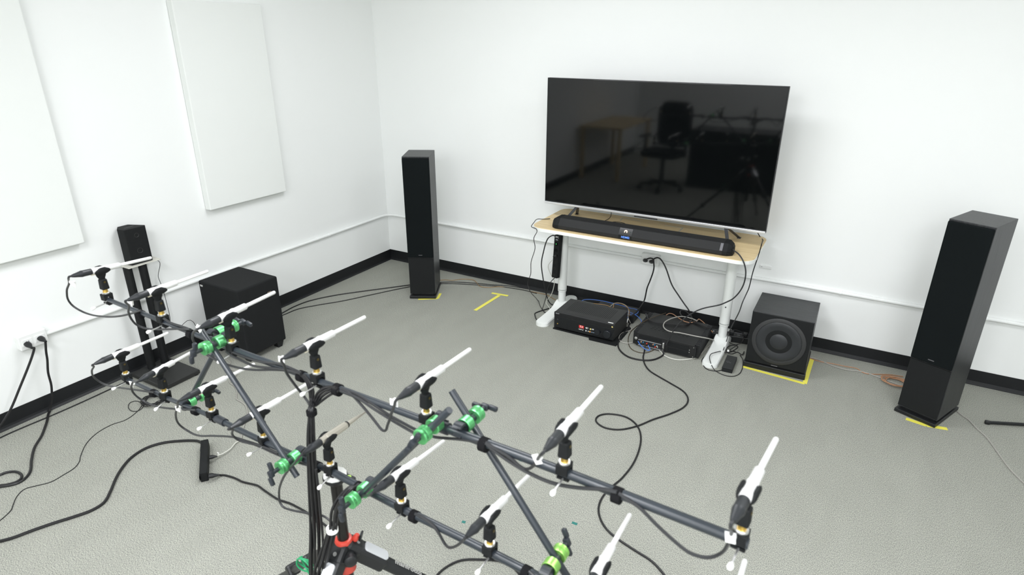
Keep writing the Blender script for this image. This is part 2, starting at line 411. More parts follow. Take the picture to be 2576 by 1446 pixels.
# ------------------------------------------------------------------ television
t = thing('television', 'large black flat screen television standing on the desk', 'television', (2.44, -.303, DZ))
x0, x1, z0, z1, yt = 1.708, 3.168, .812, 1.639, -.303
bm = nb(); box(bm, ((x0+x1)/2, yt+.017, (z0+z1)/2), (x1-x0, .030, z1-z0), bev=.002)
box(bm, ((x0+x1)/2, yt+.045, z0+.25), (x1-x0-.22, .04, .40), bev=.015); wobj('housing', bm, BLK, t)
SCR = mat('screen_glass', (.0022, .0028, .003), .05, spec=.36)
bm = nb(); box(bm, ((x0+x1)/2, yt+.0005, (z0+z1)/2+.008), (x1-x0-.010, .003, z1-z0-.022), bev=.0007); wobj('screen', bm, SCR, t)
bm = nb(); box(bm, ((x0+x1)/2, yt-.001, z0+.005), (x1-x0-.004, .010, .014), bev=.0025); wobj('bottom_bezel', bm, SILVER, t)
bm = nb(); box(bm, ((x0+x1)/2-.0, yt-.001, z0-.005), (.155, .012, .010), bev=.003); wobj('sensor_bar', bm, BLK, t)
for sx in (-1, 1):
    xx = 2.445+sx*.49; bm = nb()
    for sy, L in ((-1, .125), (1, .14)):
        b = Vector((xx+sx*.055*(1 if sy < 0 else 1.2), yt+.015+sy*L, DZ+.003)); a = Vector((xx, yt+.015, z0+.006))
        d = (b-a); x, y, z = frame(d, (1, 0, 0)); M = Matrix.Translation((a+b)/2) @ Matrix((x, y, z)).transposed().to_4x4()
        box(bm, (0, 0, 0), (.006, .020, d.length), M, .002)
        box(bm, (b.x, b.y, DZ+.0022), (.022, .03, .0044), None, .0015)
    wobj('leg', bm, DARKST, t)

# ------------------------------------------------------------------ soundbar
SB0, SB1 = 1.878, 3.036
t = thing('soundbar', 'long black soundbar with a small blue display on the desk', 'soundbar', (2.45, -.50, DZ))
yf, yb = -.552, -.442
prof = [(yf+.006, DZ+.002), (yf, DZ+.008), (yf, DZ+.028), (yf+.028, DZ+.070), (yf+.036, DZ+.073), (yb, DZ+.073), (yb+.004, DZ+.068), (yb+.004, DZ+.004), (yb, DZ+.002)]
bm = nb(); prism(bm, prof, 'x', SB0+.055, SB1-.055, bev=.0012); wobj('body', bm, mat('bar_mesh', (.013, .0135, .014), .62, spec=.35, bump=.6, bscale=1600), t)
for sx, xa, xb in ((-1, SB0+.055, SB0), (1, SB1-.055, SB1)):
    bm = nb(); cy = (yf+yb)/2; cz = DZ+.036
    def sc(p, k, zk): return (cy+(p[0]-cy)*k, DZ+.002+(p[1]-DZ-.002)*zk)
    rings = [[bm.verts.new((x, *sc(p, k, zk))) for p in prof] for x, k, zk in ((xa, 1.012, 1.01), (xa+(xb-xa)*.45, .96, .98), (xa+(xb-xa)*.85, .66, .80), (xb, .46, .62))]
    ring_stack(bm, rings, True, 0, False); wobj('end_cap', bm, BLKM, t)
bm = nb(); xs = SB1-.064
sx_, sz_ = (.028, .042); nrm = Vector((0, -sz_, sx_)).normalized()
M = basis((xs, yf+.014, DZ+.049), (1, 0, 0), (0, .028, .042)); M.translation += nrm*.0008
box(bm, (0, 0, 0), (.016, .046, .002), M, .0005); wobj('trim_strip', bm, mat('grey_trim', (.10, .10, .11), .4), t)
# display
DX = 2.392
bm = nb(); M = basis(Vector((DX, yf+.014, DZ+.0492))+nrm*.0006, (1, 0, 0), (0, .028, .042)); box(bm, (0, .000, 0), (.085, .048, .0016), M, .0005); dp = wobj('display', bm, GLASSD, t)
bm = nb(); box(bm, (DX, yf-.0004, DZ+.0175), (.085, .0012, .022)); wobj('display_window', bm, GLASSD, t)
M = basis(Vector((DX+.004, yf-.0016, DZ+.0185)), (1, 0, 0), (0, 0, 1)); bm = text_bm('HDMI2', .018, M, .0003, True); wobj('display_text', bm, LCD, t)
M = basis(Vector((DX+.002, yf+.014, DZ+.052))+nrm*.0018, (1, 0, 0), (0, .028, .042)); bm = nb()
prism(bm, [(-.011, -.008), (-.006, -.008), (-.006, .0), (-.002, .003), (.003, .0), (.003, -.008), (.009, -.008), (.009, .002), (.004, .009), (-.004, .010), (-.011, .005)], 'z', 0, .0004)
bmesh.ops.transform(bm, matrix=M, verts=bm.verts); wobj('logo', bm, LOGOE, t)
M = basis(Vector((DX+.030, yf+.014, DZ+.052))+nrm*.0018, (1, 0, 0), (0, .028, .042)); bm = text_bm('2.1', .011, M, .0002); wobj('indicator', bm, mat('dim_print', (.05, .09, .07), .5), t)

# ------------------------------------------------------------------ things on the desk
def strip(pts, z, w, th=.0006, name='tape'):
    bm = nb()
    for a, b in zip(pts[:-1], pts[1:]):
        a = Vector(a); b = Vector(b); d = (b-a).normalized(); n = Vector((-d.y, d.x, 0))*w/2
        vs = [(p.x, p.y) for p in (a-n, b-n, b+n, a+n)]; prism(bm, vs, 'z', z, z+th); z += .00015
    return bm
for s, side in (('1560,555 1567,548 1610,556', 'left'), ('1672,567 1718,573 1707,583', 'right')):
    P_ = [onz(a, b, DZ) for a, b in parse(s)]
    tag(obj('corner_tape', strip(P_, DZ, .009), GTAPE, origin=P_[0]), 'thin grey tape corner mark on the desk, %s one behind the soundbar' % side, 'tape mark', 'tape marks on the desk')
cable('thin_cord', 'thin black cord dropping behind the soundbar from the television', [Vector((p.x, p.y, z)) for p, z in zip([onz(a, b, DZ+.003) for a, b in parse('1530,534 1537,541 1534,550 1517,558 1514,562')], (DZ+.05, DZ+.03, DZ+.01, DZ+.003, DZ+.003))], .0022, CORD)
cable('thin_cord', 'thin black cord curled on the desk behind the soundbar middle', [onz(a, b, DZ+.0025) for a, b in parse('1528,562 1535,559 1550,558 1566,560 1575,565 1570,569 1558,567 1545,564 1560,564 1580,567 1592,570 1600,573')], .0022, CORD)
Pd = [onz(a, b, DZ+.003) for a, b in parse('1384,550 1366,551 1352,551 1345,552')]
Pf = [ony(a, b, -.60) for a, b in parse('1351,580 1343,599 1346,624 1336,659 1335,689 1327,713 1334,733')]
Pg = floor_path('1353,756 1359,770 1367,782 1377,789', .003)
Pd[-1] = Vector((1.728, -.50, DZ+.003))
cable('thin_cord', 'thin black and white cord hanging off the left desk edge to the floor', Pd+[Vector((1.720, -.52, DZ-.02))]+Pf+Pg, .0024, CORD, minz=.003)

# ------------------------------------------------------------------ power strip hanging on the left desk column
def power_strip(name, label, w, L, h, n, mtop):
    """local: lies along +y, top face +z, origin at centre of the underside"""
    t = thing(name, label, 'power strip')
    bm = nb(); box(bm, (0, 0, h/2), (w, L, h), bev=.004); obj('case', bm, mtop, t)
    for i in range(n):
        y = -L*.42+L*.72*i/(n-1) if n > 1 else 0
        bm = nb(); box(bm, (0, y, h+.0004), (.026, .022, .0012), bev=.0004); obj('socket', bm, GLASSD, t)
    bm = nb(); box(bm, (0, L*.40, h+.001), (.020, .010, .004), bev=.001); obj('switch', bm, mat('grey_switch', (.25, .26, .28), .4), t)
    return t
ps = power_strip('power_strip', 'black power strip hung upright on the left desk leg', .050, .315, .036, 6, BLKM)
ps.location = (1.822, -.285, .430); ps.rotation_euler = Euler((math.radians(86), 0, math.radians(-14)), 'XYZ')
bm = nb(); box(bm, (-.003, .095, .0375), (.0035, .006, .0012)); obj('power_led', bm, LEDG, ps)
bm = text_bm('APC', .016, Matrix.Translation((0, .145, .0372)), .0003, True); obj('logo', bm, LABEL, ps)

# ------------------------------------------------------------------ receiver and pad
P = onz(1479, 853); 
bm = nb(); prism(bm, [(1.93, -.574), (2.20, -.578), (2.215, -.607), (2.405, -.604), (2.402, -.30), (1.94, -.30)], 'z', 0, .008); tag(obj('foam_pad', bm, BLKM, origin=(2.15, -.45, 0)), 'thin black mat sticking out under the silver lettered receiver', 'mat')
t = thing('receiver', 'black home theatre receiver with a red sticker beside the left desk leg', 'receiver', (2.155, -.44, .008))
rx0, rx1, ry0, ry1, rz0, rz1 = 1.938, 2.374, -.572, -.312, .018, .135
bm = nb(); box(bm, ((rx0+rx1)/2, (ry0+ry1)/2+.006, (rz0+rz1)/2), (rx1-rx0-.004, ry1-ry0-.012, rz1-rz0), bev=.002)
wobj('case', bm, mat('receiver_metal', (.022, .0225, .023), .5, spec=.5, bump=.1, bscale=800), t)
for fx, fy in ((rx0+.045, ry0+.04), (rx1-.045, ry0+.04), (rx0+.045, ry1-.04), (rx1-.045, ry1-.04)):
    bm = nb(); cyl(bm, (fx, fy, .008), (fx, fy, .020), .02); wobj('foot', bm, BLK, t)
bm = nb(); box(bm, ((rx0+rx1)/2, ry0+.004, .062), (rx1-rx0, .014, .084), bev=.002)
wobj('lower_front', bm, mat('front_plastic', (.008, .009, .0105), .35, spec=.4), t)
bm = nb(); box(bm, ((rx0+rx1)/2, ry0+.002, .120), (rx1-rx0, .016, .030), bev=.002); fp = wobj('upper_front', bm, mat('front_gloss', (.010, .0105, .012), .22, spec=.45), t)
bm = nb(); 
for i in range(26):
    for j in range(8): box(bm, (rx0+.06+i*.0125, ry0+.075+j*.021, rz1+.0003), (.0022, .017, .0008))
wobj('vent_slots', bm, BLKM, t)
YF = ry0-.0035
def ftext(s, x, z, size, m, nm='lettering', bold=False):
    bm = text_bm(s, size, basis((x, YF-.0006, z), (1, 0, 0), (0, 0, 1)), .0002, bold); return wobj(nm, bm, m, t)
def fbox(x, z, w, h, m, nm='sticker', y=YF): bm = nb(); box(bm, (x, y-.0001, z), (w, .0006, h)); return wobj(nm, bm, m, t)
YF = ry0-.0065; ftext('SONY', rx0+.026, .127, .0105, mat('grey_letter', (.35, .36, .37), .4), 'logo', True)
YF = ry0-.0035
fbox(2.143, .068, .036, .020, mat('sticker_red', (.65, .03, .03), .4)); ftext('7.2', 2.143, .068, .018, LABEL, bold=True)
ftext('4/1', 2.184, .068, .017, LABEL, bold=True)
fbox(2.210, .067, .011, .011, mat('sticker_gold', (.65, .55, .2), .4)); fbox(2.227, .069, .013, .008, mat('sticker_grey', (.5, .5, .52), .4))
ftext('145W x7', 2.141, .047, .0098, LABEL, bold=True)
fbox(2.178, .047, .009, .011, mat('sticker_grey', (.5, .5, .52), .4)); ftext('4K', 2.195, .047, .010, LABEL, bold=True); fbox(2.206, .047, .008, .009, mat('sticker_orange', (.8, .35, .05), .4))
ftext('Bluetooth', 2.226, .047, .0062, mat('pale_blue_print', (.5, .65, .85), .4))
for kx, kr in ((2.262, .0205), (2.330, .0275)):
    bm = nb(); lathe(bm, (kx, YF+.001, .060), (0, -1, 0), [(0, kr+.003), (.001, kr+.003), (.0011, kr), (.012, kr*.97), (.014, kr*.9), (.0141, .001)], 32); wobj('knob', bm, mat('knob_metal', (.03, .033, .038), .28, metal=.6), t)
bm = nb(); cyl(bm, (1.965, YF, .050), (1.965, YF-.0012, .050), .0045); wobj('headphone_jack', bm, BRASS, t)
bm = nb(); cyl(bm, (1.965, YF, .083), (1.965, YF-.002, .083), .005); wobj('power_button', bm, DARKST, t)
bm = nb(); box(bm, (2.340, ry0+.020, rz1+.0006), (.036, .010, .0008)); wobj('sticker', bm, LABEL, t)
bm = nb(); box(bm, (2.362, ry0-.0065, .121), (.010, .0006, .009)); wobj('gold_sticker', bm, mat('sticker_gold', (.65, .55, .2), .4), t)

# ------------------------------------------------------------------ small finned amplifier behind the receiver
t = thing('small_amplifier', 'flat black finned amplifier on the floor behind the receiver', 'amplifier', (2.22, -.15, 0))
bm = nb(); box(bm, (2.235, -.145, .031), (.305, .16, .052), bev=.002); wobj('case', bm, BLK, t)
bm = nb()
for i in range(30): box(bm, (2.092+i*.0099, -.066, .045), (.0028, .014, .028)); box(bm, (2.092+i*.0099, -.222, .045), (.0028, .014, .028))
box(bm, (2.235, -.144, .0585), (.30, .16, .003)); wobj('fins', bm, BLK, t)
for sx in (-1, 1):
    for sy in (-1, 1): bm = nb(); cyl(bm, (2.235+sx*.12, -.145+sy*.06, 0), (2.235+sx*.12, -.145+sy*.06, .006), .012); wobj('foot', bm, BLK, t)

# ------------------------------------------------------------------ large power amplifier, connectors to the front
t = thing('power_amplifier', 'big black finned amplifier with its connector side to the room', 'amplifier', (2.70, -.35, 0))
ax0, ax1, ay0, ay1 = 2.492, 2.918, -.532, -.172
HA = .098
bm = nb(); box(bm, ((ax0+ax1)/2, (ay0+ay1)/2, .006+HA/2), (ax1-ax0-.05, ay1-ay0, HA-.008), bev=.002); wobj('case', bm, mat('amp_metal', (.012, .0125, .013), .5, spec=.4, bump=.15, bscale=500, var=.2, vscale=12), t)
for sx, x in ((-1, ax0+.012), (1, ax1-.012)):
    bm = nb()
    for i in range(19): box(bm, (x+sx*.0, ay0+.02+i*.0178, .006+HA/2), (.030, .0075, HA-.006), bev=.002)
    box(bm, (x-sx*.008, (ay0+ay1)/2, .006+HA/2), (.010, ay1-ay0, HA-.02)); wobj('heat_sink', bm, BLK, t)
bm = nb()
for j in range(3):
    for i in range(10): box(bm, (ax0+.09+i*.026+j*.006, ay0+.10+j*.018, HA+.0025), (.013, .004, .0008))
wobj('vent_slots', bm, BLKM, t)
for sx in (-1, 1):
    for sy in (-1, 1): bm = nb(); cyl(bm, ((ax0+ax1)/2+sx*.16, (ay0+ay1)/2+sy*.14, 0), ((ax0+ax1)/2+sx*.16, (ay0+ay1)/2+sy*.14, .01), .014); wobj('foot', bm, BLK, t)
YA = ay0-.0005
bm = nb(); box(bm, (ax0+.115, YA, .035), (.150, .003, .040), bev=.0006); wobj('input_plate', bm, mat('plate_dark', (.03, .03, .032), .4, metal=.3), t)
bm = nb()
for z in (.0165, .0545): box(bm, (ax0+.115, YA-.002, z), (.152, .003, .0024))
wobj('plate_rim', bm, SILVER, t)
bm = nb(); box(bm, (ax0+.115, YA, .078), (.150, .002, .024), bev=.0006); box(bm, (ax0+.30, YA, .07), (.135, .002, .03)); box(bm, (ax0+.30, YA, .032), (.135, .002, .03)); wobj('back_plate', bm, BLKM, t)
for x, z, mm in ((.060, .043, GOLD), (.074, .043, mat('rca_blue', (.02, .15, .3), .4)), (.098, .040, RED), (.140, .044, COPPER), (.155, .030, RED), (.150, .044, mat('rca_blue', (.02, .15, .3), .4))):
    bm = nb(); cyl(bm, (ax0+x, YA, z), (ax0+x, YA-.009, z), .0042, seg=12); wobj('socket', bm, mm, t)
bm = nb(); lathe(bm, (ax0+.022, YA-.001, .060), (0, -1, 0), [(0, .010), (.003, .010), (.004, .005), (.009, .004)], 16); wobj('ground_post', bm, STEEL, t)
bm = nb(); box(bm, (ax0+.207, YA-.008, .045), (.012, .016, .06), bev=.003); wobj('bracket', bm, STEEL, t)
for x, z in ((ax1-.03, .085), (ax1-.055, .062), (ax1-.055, .046), (ax1-.03, .02)): bm = nb(); cyl(bm, (x, YA, z), (x, YA-.002, z), .003, seg=10); wobj('screw', bm, STEEL, t)

# ------------------------------------------------------------------ right subwoofer
t = thing('subwoofer', 'black ash subwoofer with a large round cone right of the desk', 'subwoofer', (3.352, -.29, 0))
sx0, sx1, sy0, sy1 = 3.184, 3.524, -.440, -.105
bm = nb(); box(bm, (3.354, (sy0+sy1)/2, .205), (sx1-sx0, sy1-sy0, .330), bev=.002); wobj('cabinet', bm, [ASHT], t)
bm = nb(); box(bm, (3.354, sy0-.004, .205), (sx1-sx0-.004, .010, .326), bev=.002); wobj('front_baffle', bm, BLKM, t)
cz, cy_ = .208, sy0-.009; R0 = .150
bm = nb(); lathe(bm, (3.354, cy_+.001, cz), (0, -1, 0), [(0, R0), (.004, R0), (.006, R0-.003), (.006, R0-.022), (.003, R0-.024)], 64, caps=False); wobj('surround_ring', bm, mat('ring_plastic', (.028, .029, .030), .55), t)
bm = nb(); r1 = R0-.024
lathe(bm, (3.354, cy_+.0005, cz), (0, -1, 0), [(.0035, r1), (.0050, r1-.002), (.0048, r1*.80), (.001, r1*.60), (-.004, r1*.47), (-.003, r1*.43), (.003, r1*.36), (.0060, r1*.22), (.0072, r1*.1), (.0074, .001)], 64, caps=False); wobj('cone', bm, mat('cone_rubber', (.022, .024, .027), .45, spec=.5, bump=.1), t)
bm = nb(); box(bm, (3.354, sy0-.0, .017), (sx1-sx0+.014, .03, .034), bev=.003); box(bm, (3.354, (sy0+sy1)/2, .018), (sx1-sx0+.010, sy1-sy0, .034), bev=.003); wobj('plinth', bm, BLK, t)
bm = nb(); box(bm, (3.354, sy0-.0095, .047), (.036, .002, .006), bev=.001); wobj('badge', bm, GREYP, t)

# ------------------------------------------------------------------ tower speakers
def tower(label, corners_base, H, name='tower_speaker'):
    """corners: front-left, front-right, back-right of the plinth on the floor"""
    a, b, c = [Vector((*p, 0)) for p in corners_base]
    ux = (b-a).normalized(); w = (b-a).length; uy = (c-b).normalized(); dpt = (c-b).length
    cen = (a+c)/2; rz = math.atan2(ux.y, ux.x)
    t = thing(name, label, 'tower speaker', (cen.x, cen.y, 0), rz, 'tower speakers')
    bm = nb(); box(bm, (0, 0, .012), (w, dpt, .020), bev=.003); obj('plinth', bm, BLK, t)
    bm = nb(); box(bm, (0, .008, .029), (w-.035, dpt-.045, .016)); obj('spacer', bm, BLKM, t)
    cw, cd = w-.008, dpt-.024; z0 = .035
    bm = nb(); box(bm, (0, .006, (z0+H)/2), (cw, cd, H-z0), bev=.002); obj('cabinet', bm, ASH, t)
    f = .006-cd/2
    bm = nb(); box(bm, (0, f-.0015, z0+.150), (cw-.006, .006, .285), bev=.001); obj('lower_baffle', bm, BLKM, t)
    zs = z0+.300
    bm = nb(); box(bm, (0, f-.0075, (zs+H-.008)/2), (cw-.002, .016, H-.008-zs), bev=.006); obj('grille', bm, CLOTH, t)
    bm = nb(); box(bm, (.0, f-.0165, zs+.022), (.028, .002, .005), bev=.0008); obj('badge', bm, GREYP, t)
    return t
tower('tall black tower speaker left of the desk, near the room corner', [(.738, -.650), (.917, -.553), (.762, -.286)], 1.092)
tower('tall black tower speaker at the right, closest to the camera side', [(3.986, -.555), (4.170, -.640), (4.300, -.380)], 1.082)

# ------------------------------------------------------------------ left subwoofer
t = thing('subwoofer', 'black cloth covered subwoofer box against the left wall', 'subwoofer', (.345, -1.812, 0))
bm = nb(); box(bm, (.342, -1.815, .266), (.362, .298, .442), bev=.010, seg=3); wobj('cabinet', bm, mat('sub_cloth', (.010, .011, .0115), .85, spec=.25, bump=.4, bscale=1200), t)
for sx in (-1, 1):
    for sy in (-1, 1):
        bm = nb(); t2 = nb(); prism(bm, [(-1.815+sy*.145, .048), (-1.815+sy*.085, .048), (-1.815+sy*.095, 0), (-1.815+sy*.125, 0)], 'x', .342+sx*.14-.022, .342+sx*.14+.022, bev=.002); t2.free(); wobj('foot', bm, BLK, t)
bm = nb(); M = basis((.5237, -1.742, .395), (0, 1, 0), (0, 0, 1))
prism(bm, rrect(0, 0, .026, .026, .002), 'z', 0, .0007); bmesh.ops.transform(bm, matrix=M, verts=bm.verts); wobj('badge', bm, GOLD, t)
bm = nb(); prism(bm, rrect(0, 0, .022, .022, .001), 'z', .0007, .0011); bmesh.ops.transform(bm, matrix=M, verts=bm.verts); wobj('badge_face', bm, BLKM, t)
bm = nb(); prism(bm, [(-.008, -.006), (-.004, -.006), (-.003, .002), (.001, .003), (.001, -.006), (.005, -.006), (.008, -.002), (.006, .006), (-.002, .008), (-.008, .004)], 'z', .0011, .0015); bmesh.ops.transform(bm, matrix=M, verts=bm.verts); wobj('badge_logo', bm, LABEL, t)
bm = nb(); box(bm, (.190, -1.9645, .462), (.026, .001, .004)); box(bm, (.190, -1.9645, .455), (.022, .001, .003)); wobj('sticker', bm, LABEL, t)

# ------------------------------------------------------------------ speaker stand and small speaker
t = thing('speaker_stand', 'black two pole speaker stand with a square base by the left wall', 'speaker stand', (.21, -2.31, 0))
bm = nb(); box(bm, (.208, -2.305, .019), (.318, .232, .024), bev=.004); wobj('base', bm, mat('stand_board', (.018, .0185, .018), .5, bump=.2, bscale=60), t)
for x in (.07, .35):
    for y in (-2.40, -2.21): bm = nb(); cyl(bm, (x, y, 0), (x, y, .008), .012); wobj('foot', bm, BLK, t)
for y in (-2.320, -2.236): 
    bm = nb(); cyl(bm, (.100, y, .03), (.100, y, .675), .0225, seg=28); box(bm, (.1225, y, .353), (.004, .004, .64)); wobj('pole', bm, BLKM, t)
bm = nb(); box(bm, (.070, -2.235, .677), (.128, .190, .005), bev=.0012); wobj('top_plate', bm, mat('plate_cream', (.62, .61, .55), .5), t)
spk = thing('satellite_speaker', 'small black satellite speaker on top of the stand', 'speaker', (.065, -2.24, .6795))
bm = nb()
poly = [(.010, -2.210), (.010, -2.272), (.040, -2.300), (.106, -2.300), (.114, -2.292), (.114, -2.178), (.104, -2.168)]
poly = [(.012, -2.215), (.012, -2.275), (.060, -2.305), (.110, -2.295), (.117, -2.180), (.105, -2.172)]
prism(bm, poly, 'z', .680, .888, bev=.003); wobj('cabinet', bm, BLKM, spk)
bm = nb(); d = Vector((.007, .115, 0)).normalized(); n = Vector((d.y, -d.x, 0))
for z, r in ((.845, .013), (.755, .016)):
    c = Vector((.1138, -2.235, z)); lathe(bm, c, n, [(0, r), (.0012, r), (.0016, r-.0015), (.0006, r-.003)], 24, caps=False)
wobj('driver_rings', bm, mat('ring_faint', (.016, .017, .015), .5), spk)
bm = text_bm('Nakamichi', .013, basis((.072, -2.243, .8884), (-.12, 1, 0), (-1, -.12, 0)), .0002); wobj('logo', bm, GREYP, spk)
A_ = [onx(a, b, .03) for a, b in parse('398,694 404,712 414,742 426,789 439,829')]
cable('speaker_wire', 'thin black wire hanging from the satellite speaker stand', [Vector((.08, -2.142, .672)), Vector((.06, -2.125, .655)), Vector((.04, -2.10, .62))]+A_+[Vector((.04, -1.99, .20)), Vector((.045, -1.96, .07)), Vector((.06, -1.95, .004))], .0016, CORD)

# ------------------------------------------------------------------ yellow tape and small marks on the floor
def mark(name, label, s, w, m, cat='tape mark', group='floor tape marks', z=0.0):
    P_ = floor_path(s, 0); tag(obj(name, strip(P_, z+.0004, w, .0008), m, origin=P_[0]), label, cat, group)
P_ = floor_path('1237,737 1278,744', 0); Q_ = floor_path('1256,743 1195,781', 0)
bm = strip(P_, .0004, .026, .0008); b2 = strip(Q_, .0010, .027, .0008); merge(bm, b2); tag(obj('tape_mark', bm, YEL, origin=P_[0]), 'yellow T-shaped tape mark on the carpet', 'tape mark', 'floor tape marks')
mark('tape_mark', 'yellow tape corner at the foot of the left tower speaker', '1052,753 1101,751 1108,738', .020, YEL)
mark('tape_mark', 'yellow tape corner framing the right subwoofer', '1868,922 1945,943 2024,965 2043,903', .024, YEL)
mark('tape_mark', 'yellow tape strip at the foot of the right tower speaker', '2279,1053 2330,1070 2383,1079', .027, YEL)
for s, w in (('1306,1157 1314,1159', 'under the upper rail'), ('1162,1312 1171,1314', 'between the lower rail microphones'), ('1439,1314 1452,1319', 'beside the right brace rod')):
    mark('tape_scrap', 'tiny teal tape scrap on the carpet ' + w, s, .013, TEAL, 'tape scrap', 'teal tape scraps')

# ------------------------------------------------------------------ cables by the wall outlets
def mixed(*segs):
    """segs: ('z', height, pixels) | ('y', plane y, pixels) | ('x', plane x, pixels) | Vector"""
    out = []
    for s in segs:
        if isinstance(s, Vector): out.append(s); continue
        k, v, px = s
        for i, (a, b) in enumerate(parse(px)):
            n = max(len(parse(px))-1, 1); vv = v[0]+(v[1]-v[0])*i/n if isinstance(v, tuple) else v
            out.append({'z': onz, 'y': ony, 'x': onx}[k](a, b, vv))
    return out
def plug_thing(parent, loc, d, r=.013, L=.038):
    bm = plug('', Vector(loc), d, r, L); return wobj('plug', bm, BLK, parent)
def corded(name, label, pts, r, m, plugs=(), group=None, minz=None, cat='power cable'):
    t = thing(name, label, cat, pts[0], 0, group)
    bm = nb(); sweep(bm, pts, r, 8, 0, 5, minz); wobj('cord', bm, m, t)
    for loc, d, rr, L in plugs: plug_thing(t, loc, d, rr, L)
    return t
corded('power_cable', 'thick black cord from the left wall outlet running straight off the left edge',
       mixed(Vector((.095, -2.862, .412)), ('x', (.085, .06), '86,876 75,912 50,974 27,1029 8,1060 -14,1090'), ('z', .006, '-45,1132 -90,1190')), .0058, CORD,
       [(Vector((.048, -2.862, .425)), (1, -.05, -.25), .015, .05)], minz=.0058)
corded('power_cable', 'thick black cord from the left wall outlet curling into a loop at the left edge',
       mixed(Vector((.095, -2.800, .418)), ('x', (.085, .05), '116,885 119,905 121,937 129,969 130,998'), ('z', .006, '125,1035 118,1060 105,1095 87,1125 79,1158 76,1185 62,1204 41,1216 0,1224 -30,1226 -45,1212 -25,1200 0,1194 16,1188 38,1186 53,1193 53,1203 41,1212 16,1219 0,1221 -40,1230')),
       .0058, CORD, [(Vector((.048, -2.800, .430)), (1, .05, -.2), .015, .05)], minz=.0058)
corded('power_cable', 'black cord from the desk outlet hanging down to the receiver',
       mixed(Vector((2.385, -.078, .437)), ('y', (-.10, -.11), '1641,650 1645,665 1644,680 1636,704 1628,724 1622,752'), ('y', (-.12, -.2), '1617,763 1606,779 1594,790'), ('z', (.05, .03), '1585,797 1577,803 1570,812')),
       .0050, CORD, [(Vector((2.385, -.046, .424)), (0, -1, .3), .017, .036)], minz=.005)
corded('power_cable', 'black cord from the desk outlet looping over the big amplifier',
       mixed(Vector((2.432, -.080, .436)), ('y', (-.11, -.13), '1652,648 1662,652 1675,674 1690,716 1707,743 1722,765'), ('z', (.16, .115), '1732,779 1739,795'), ('z', .108, '1738,808 1726,817 1702,816 1664,813 1644,810 1632,804 1627,795'), Vector((2.44, -.11, .05))),
       .0050, CORD, [(Vector((2.43, -.046, .422)), (0, -1, .3), .017, .036)])
# desk area cords
cable('power_cable', 'black cord of the power strip hung on the desk leg', mixed(Vector((1.812, -.30, .590)), ('y', (-.29, -.22), '1401,595 1390,592 1377,602 1367,634 1362,664 1366,699 1372,731 1377,750'), ('z', (.02, .005), '1381,759 1389,766 1402,768')), .0042, CORD, 'power cable', minz=.004)
t = corded('power_cable', 'thin white cord plugged into the hanging power strip', mixed(('y', (-.33, -.28), '1389,654 1379,669 1385,689 1394,706 1392,726 1386,742'), ('z', (.04, .004), '1376,755 1374,762 1382,774 1386,783')), .0024, CORDW,
       [(ony(1401, 643, -.325), (-1, -.2, -.35), .011, .03)], minz=.003)
cable('power_cable', 'thin black cord from the bottom socket of the hanging power strip', mixed(('y', (-.32, -.26), '1403,693 1388,706 1378,724 1374,745'), ('z', (.04, .004), '1367,770 1365,778 1376,789 1390,786')), .0028, CORD, 'power cable', minz=.003)
cable('cable', 'black cable bent on the carpet left of the desk foot', mixed(('z', .0045, '1402,769 1380,776 1347,787 1346,794 1351,805 1362,813')), .0042, CORD)
cable('speaker_wire', 'tan wire along the baseboard left of the desk', mixed(('z', .003, '1104,705 1120,704 1138,705 1163,702 1190,704 1199,711 1208,720 1229,723 1254,721 1284,724 1314,729 1355,737 1374,741 1390,750 1405,757 1425,758 1440,762')), .0026, TAN)
cable('speaker_wire', 'upper black cable from the left tower speaker towards the desk', mixed(('z', .0035, '1104,710 1138,709 1193,712 1238,716 1280,719 1330,727 1370,735 1400,740 1430,746')), .0034, CORD)
cable('speaker_wire', 'lower black cable from the left tower speaker towards the desk', mixed(('z', .0035, '1104,713 1138,713 1193,716 1238,719 1270,722 1320,730 1350,738')), .003, CORD)
cable('cable', 'upper black cable between the left subwoofer and the left tower speaker', mixed(('z', .004, '700,792 712,786 740,771 780,756 840,743 900,734 960,726 1035,716')), .0042, CORD)
cable('cable', 'lower black cable between the left subwoofer and the left tower speaker', mixed(('z', .0035, '700,797 715,791 750,777 800,767 860,757 930,742 1000,727 1035,720')), .0032, CORD)
cable('cable', 'grey cord from the soundbar end arching down to the big amplifier', mixed(Vector((3.028, -.49, DZ+.03)), ('y', (-.56, -.60), '1846,630 1859,640 1871,660'), ('y', (-.60, -.56), '1876,684 1872,711 1861,733 1844,751'), ('y', (-.55, -.540), '1827,760 1809,767 1771,775 1748,784 1717,805 1699,825 1690,839 1684,851'), Vector((2.715, -.545, .062))), .0040, CORDG)
cable('power_cable', 'black television cord hanging off the right desk edge', mixed(Vector((3.10, -.26, .83)), onz(1911, 594, DZ+.004), onz(1919, 603, DZ+.003), ('x', (3.172, 3.10), '1916,614 1909,639 1894,684 1884,724 1877,740 1868,760 1860,783 1848,807 1836,831'), ('z', (.05, .006), '1827,859 1818,884 1813,893')), .0030, CORD, 'power cable', minz=.003)
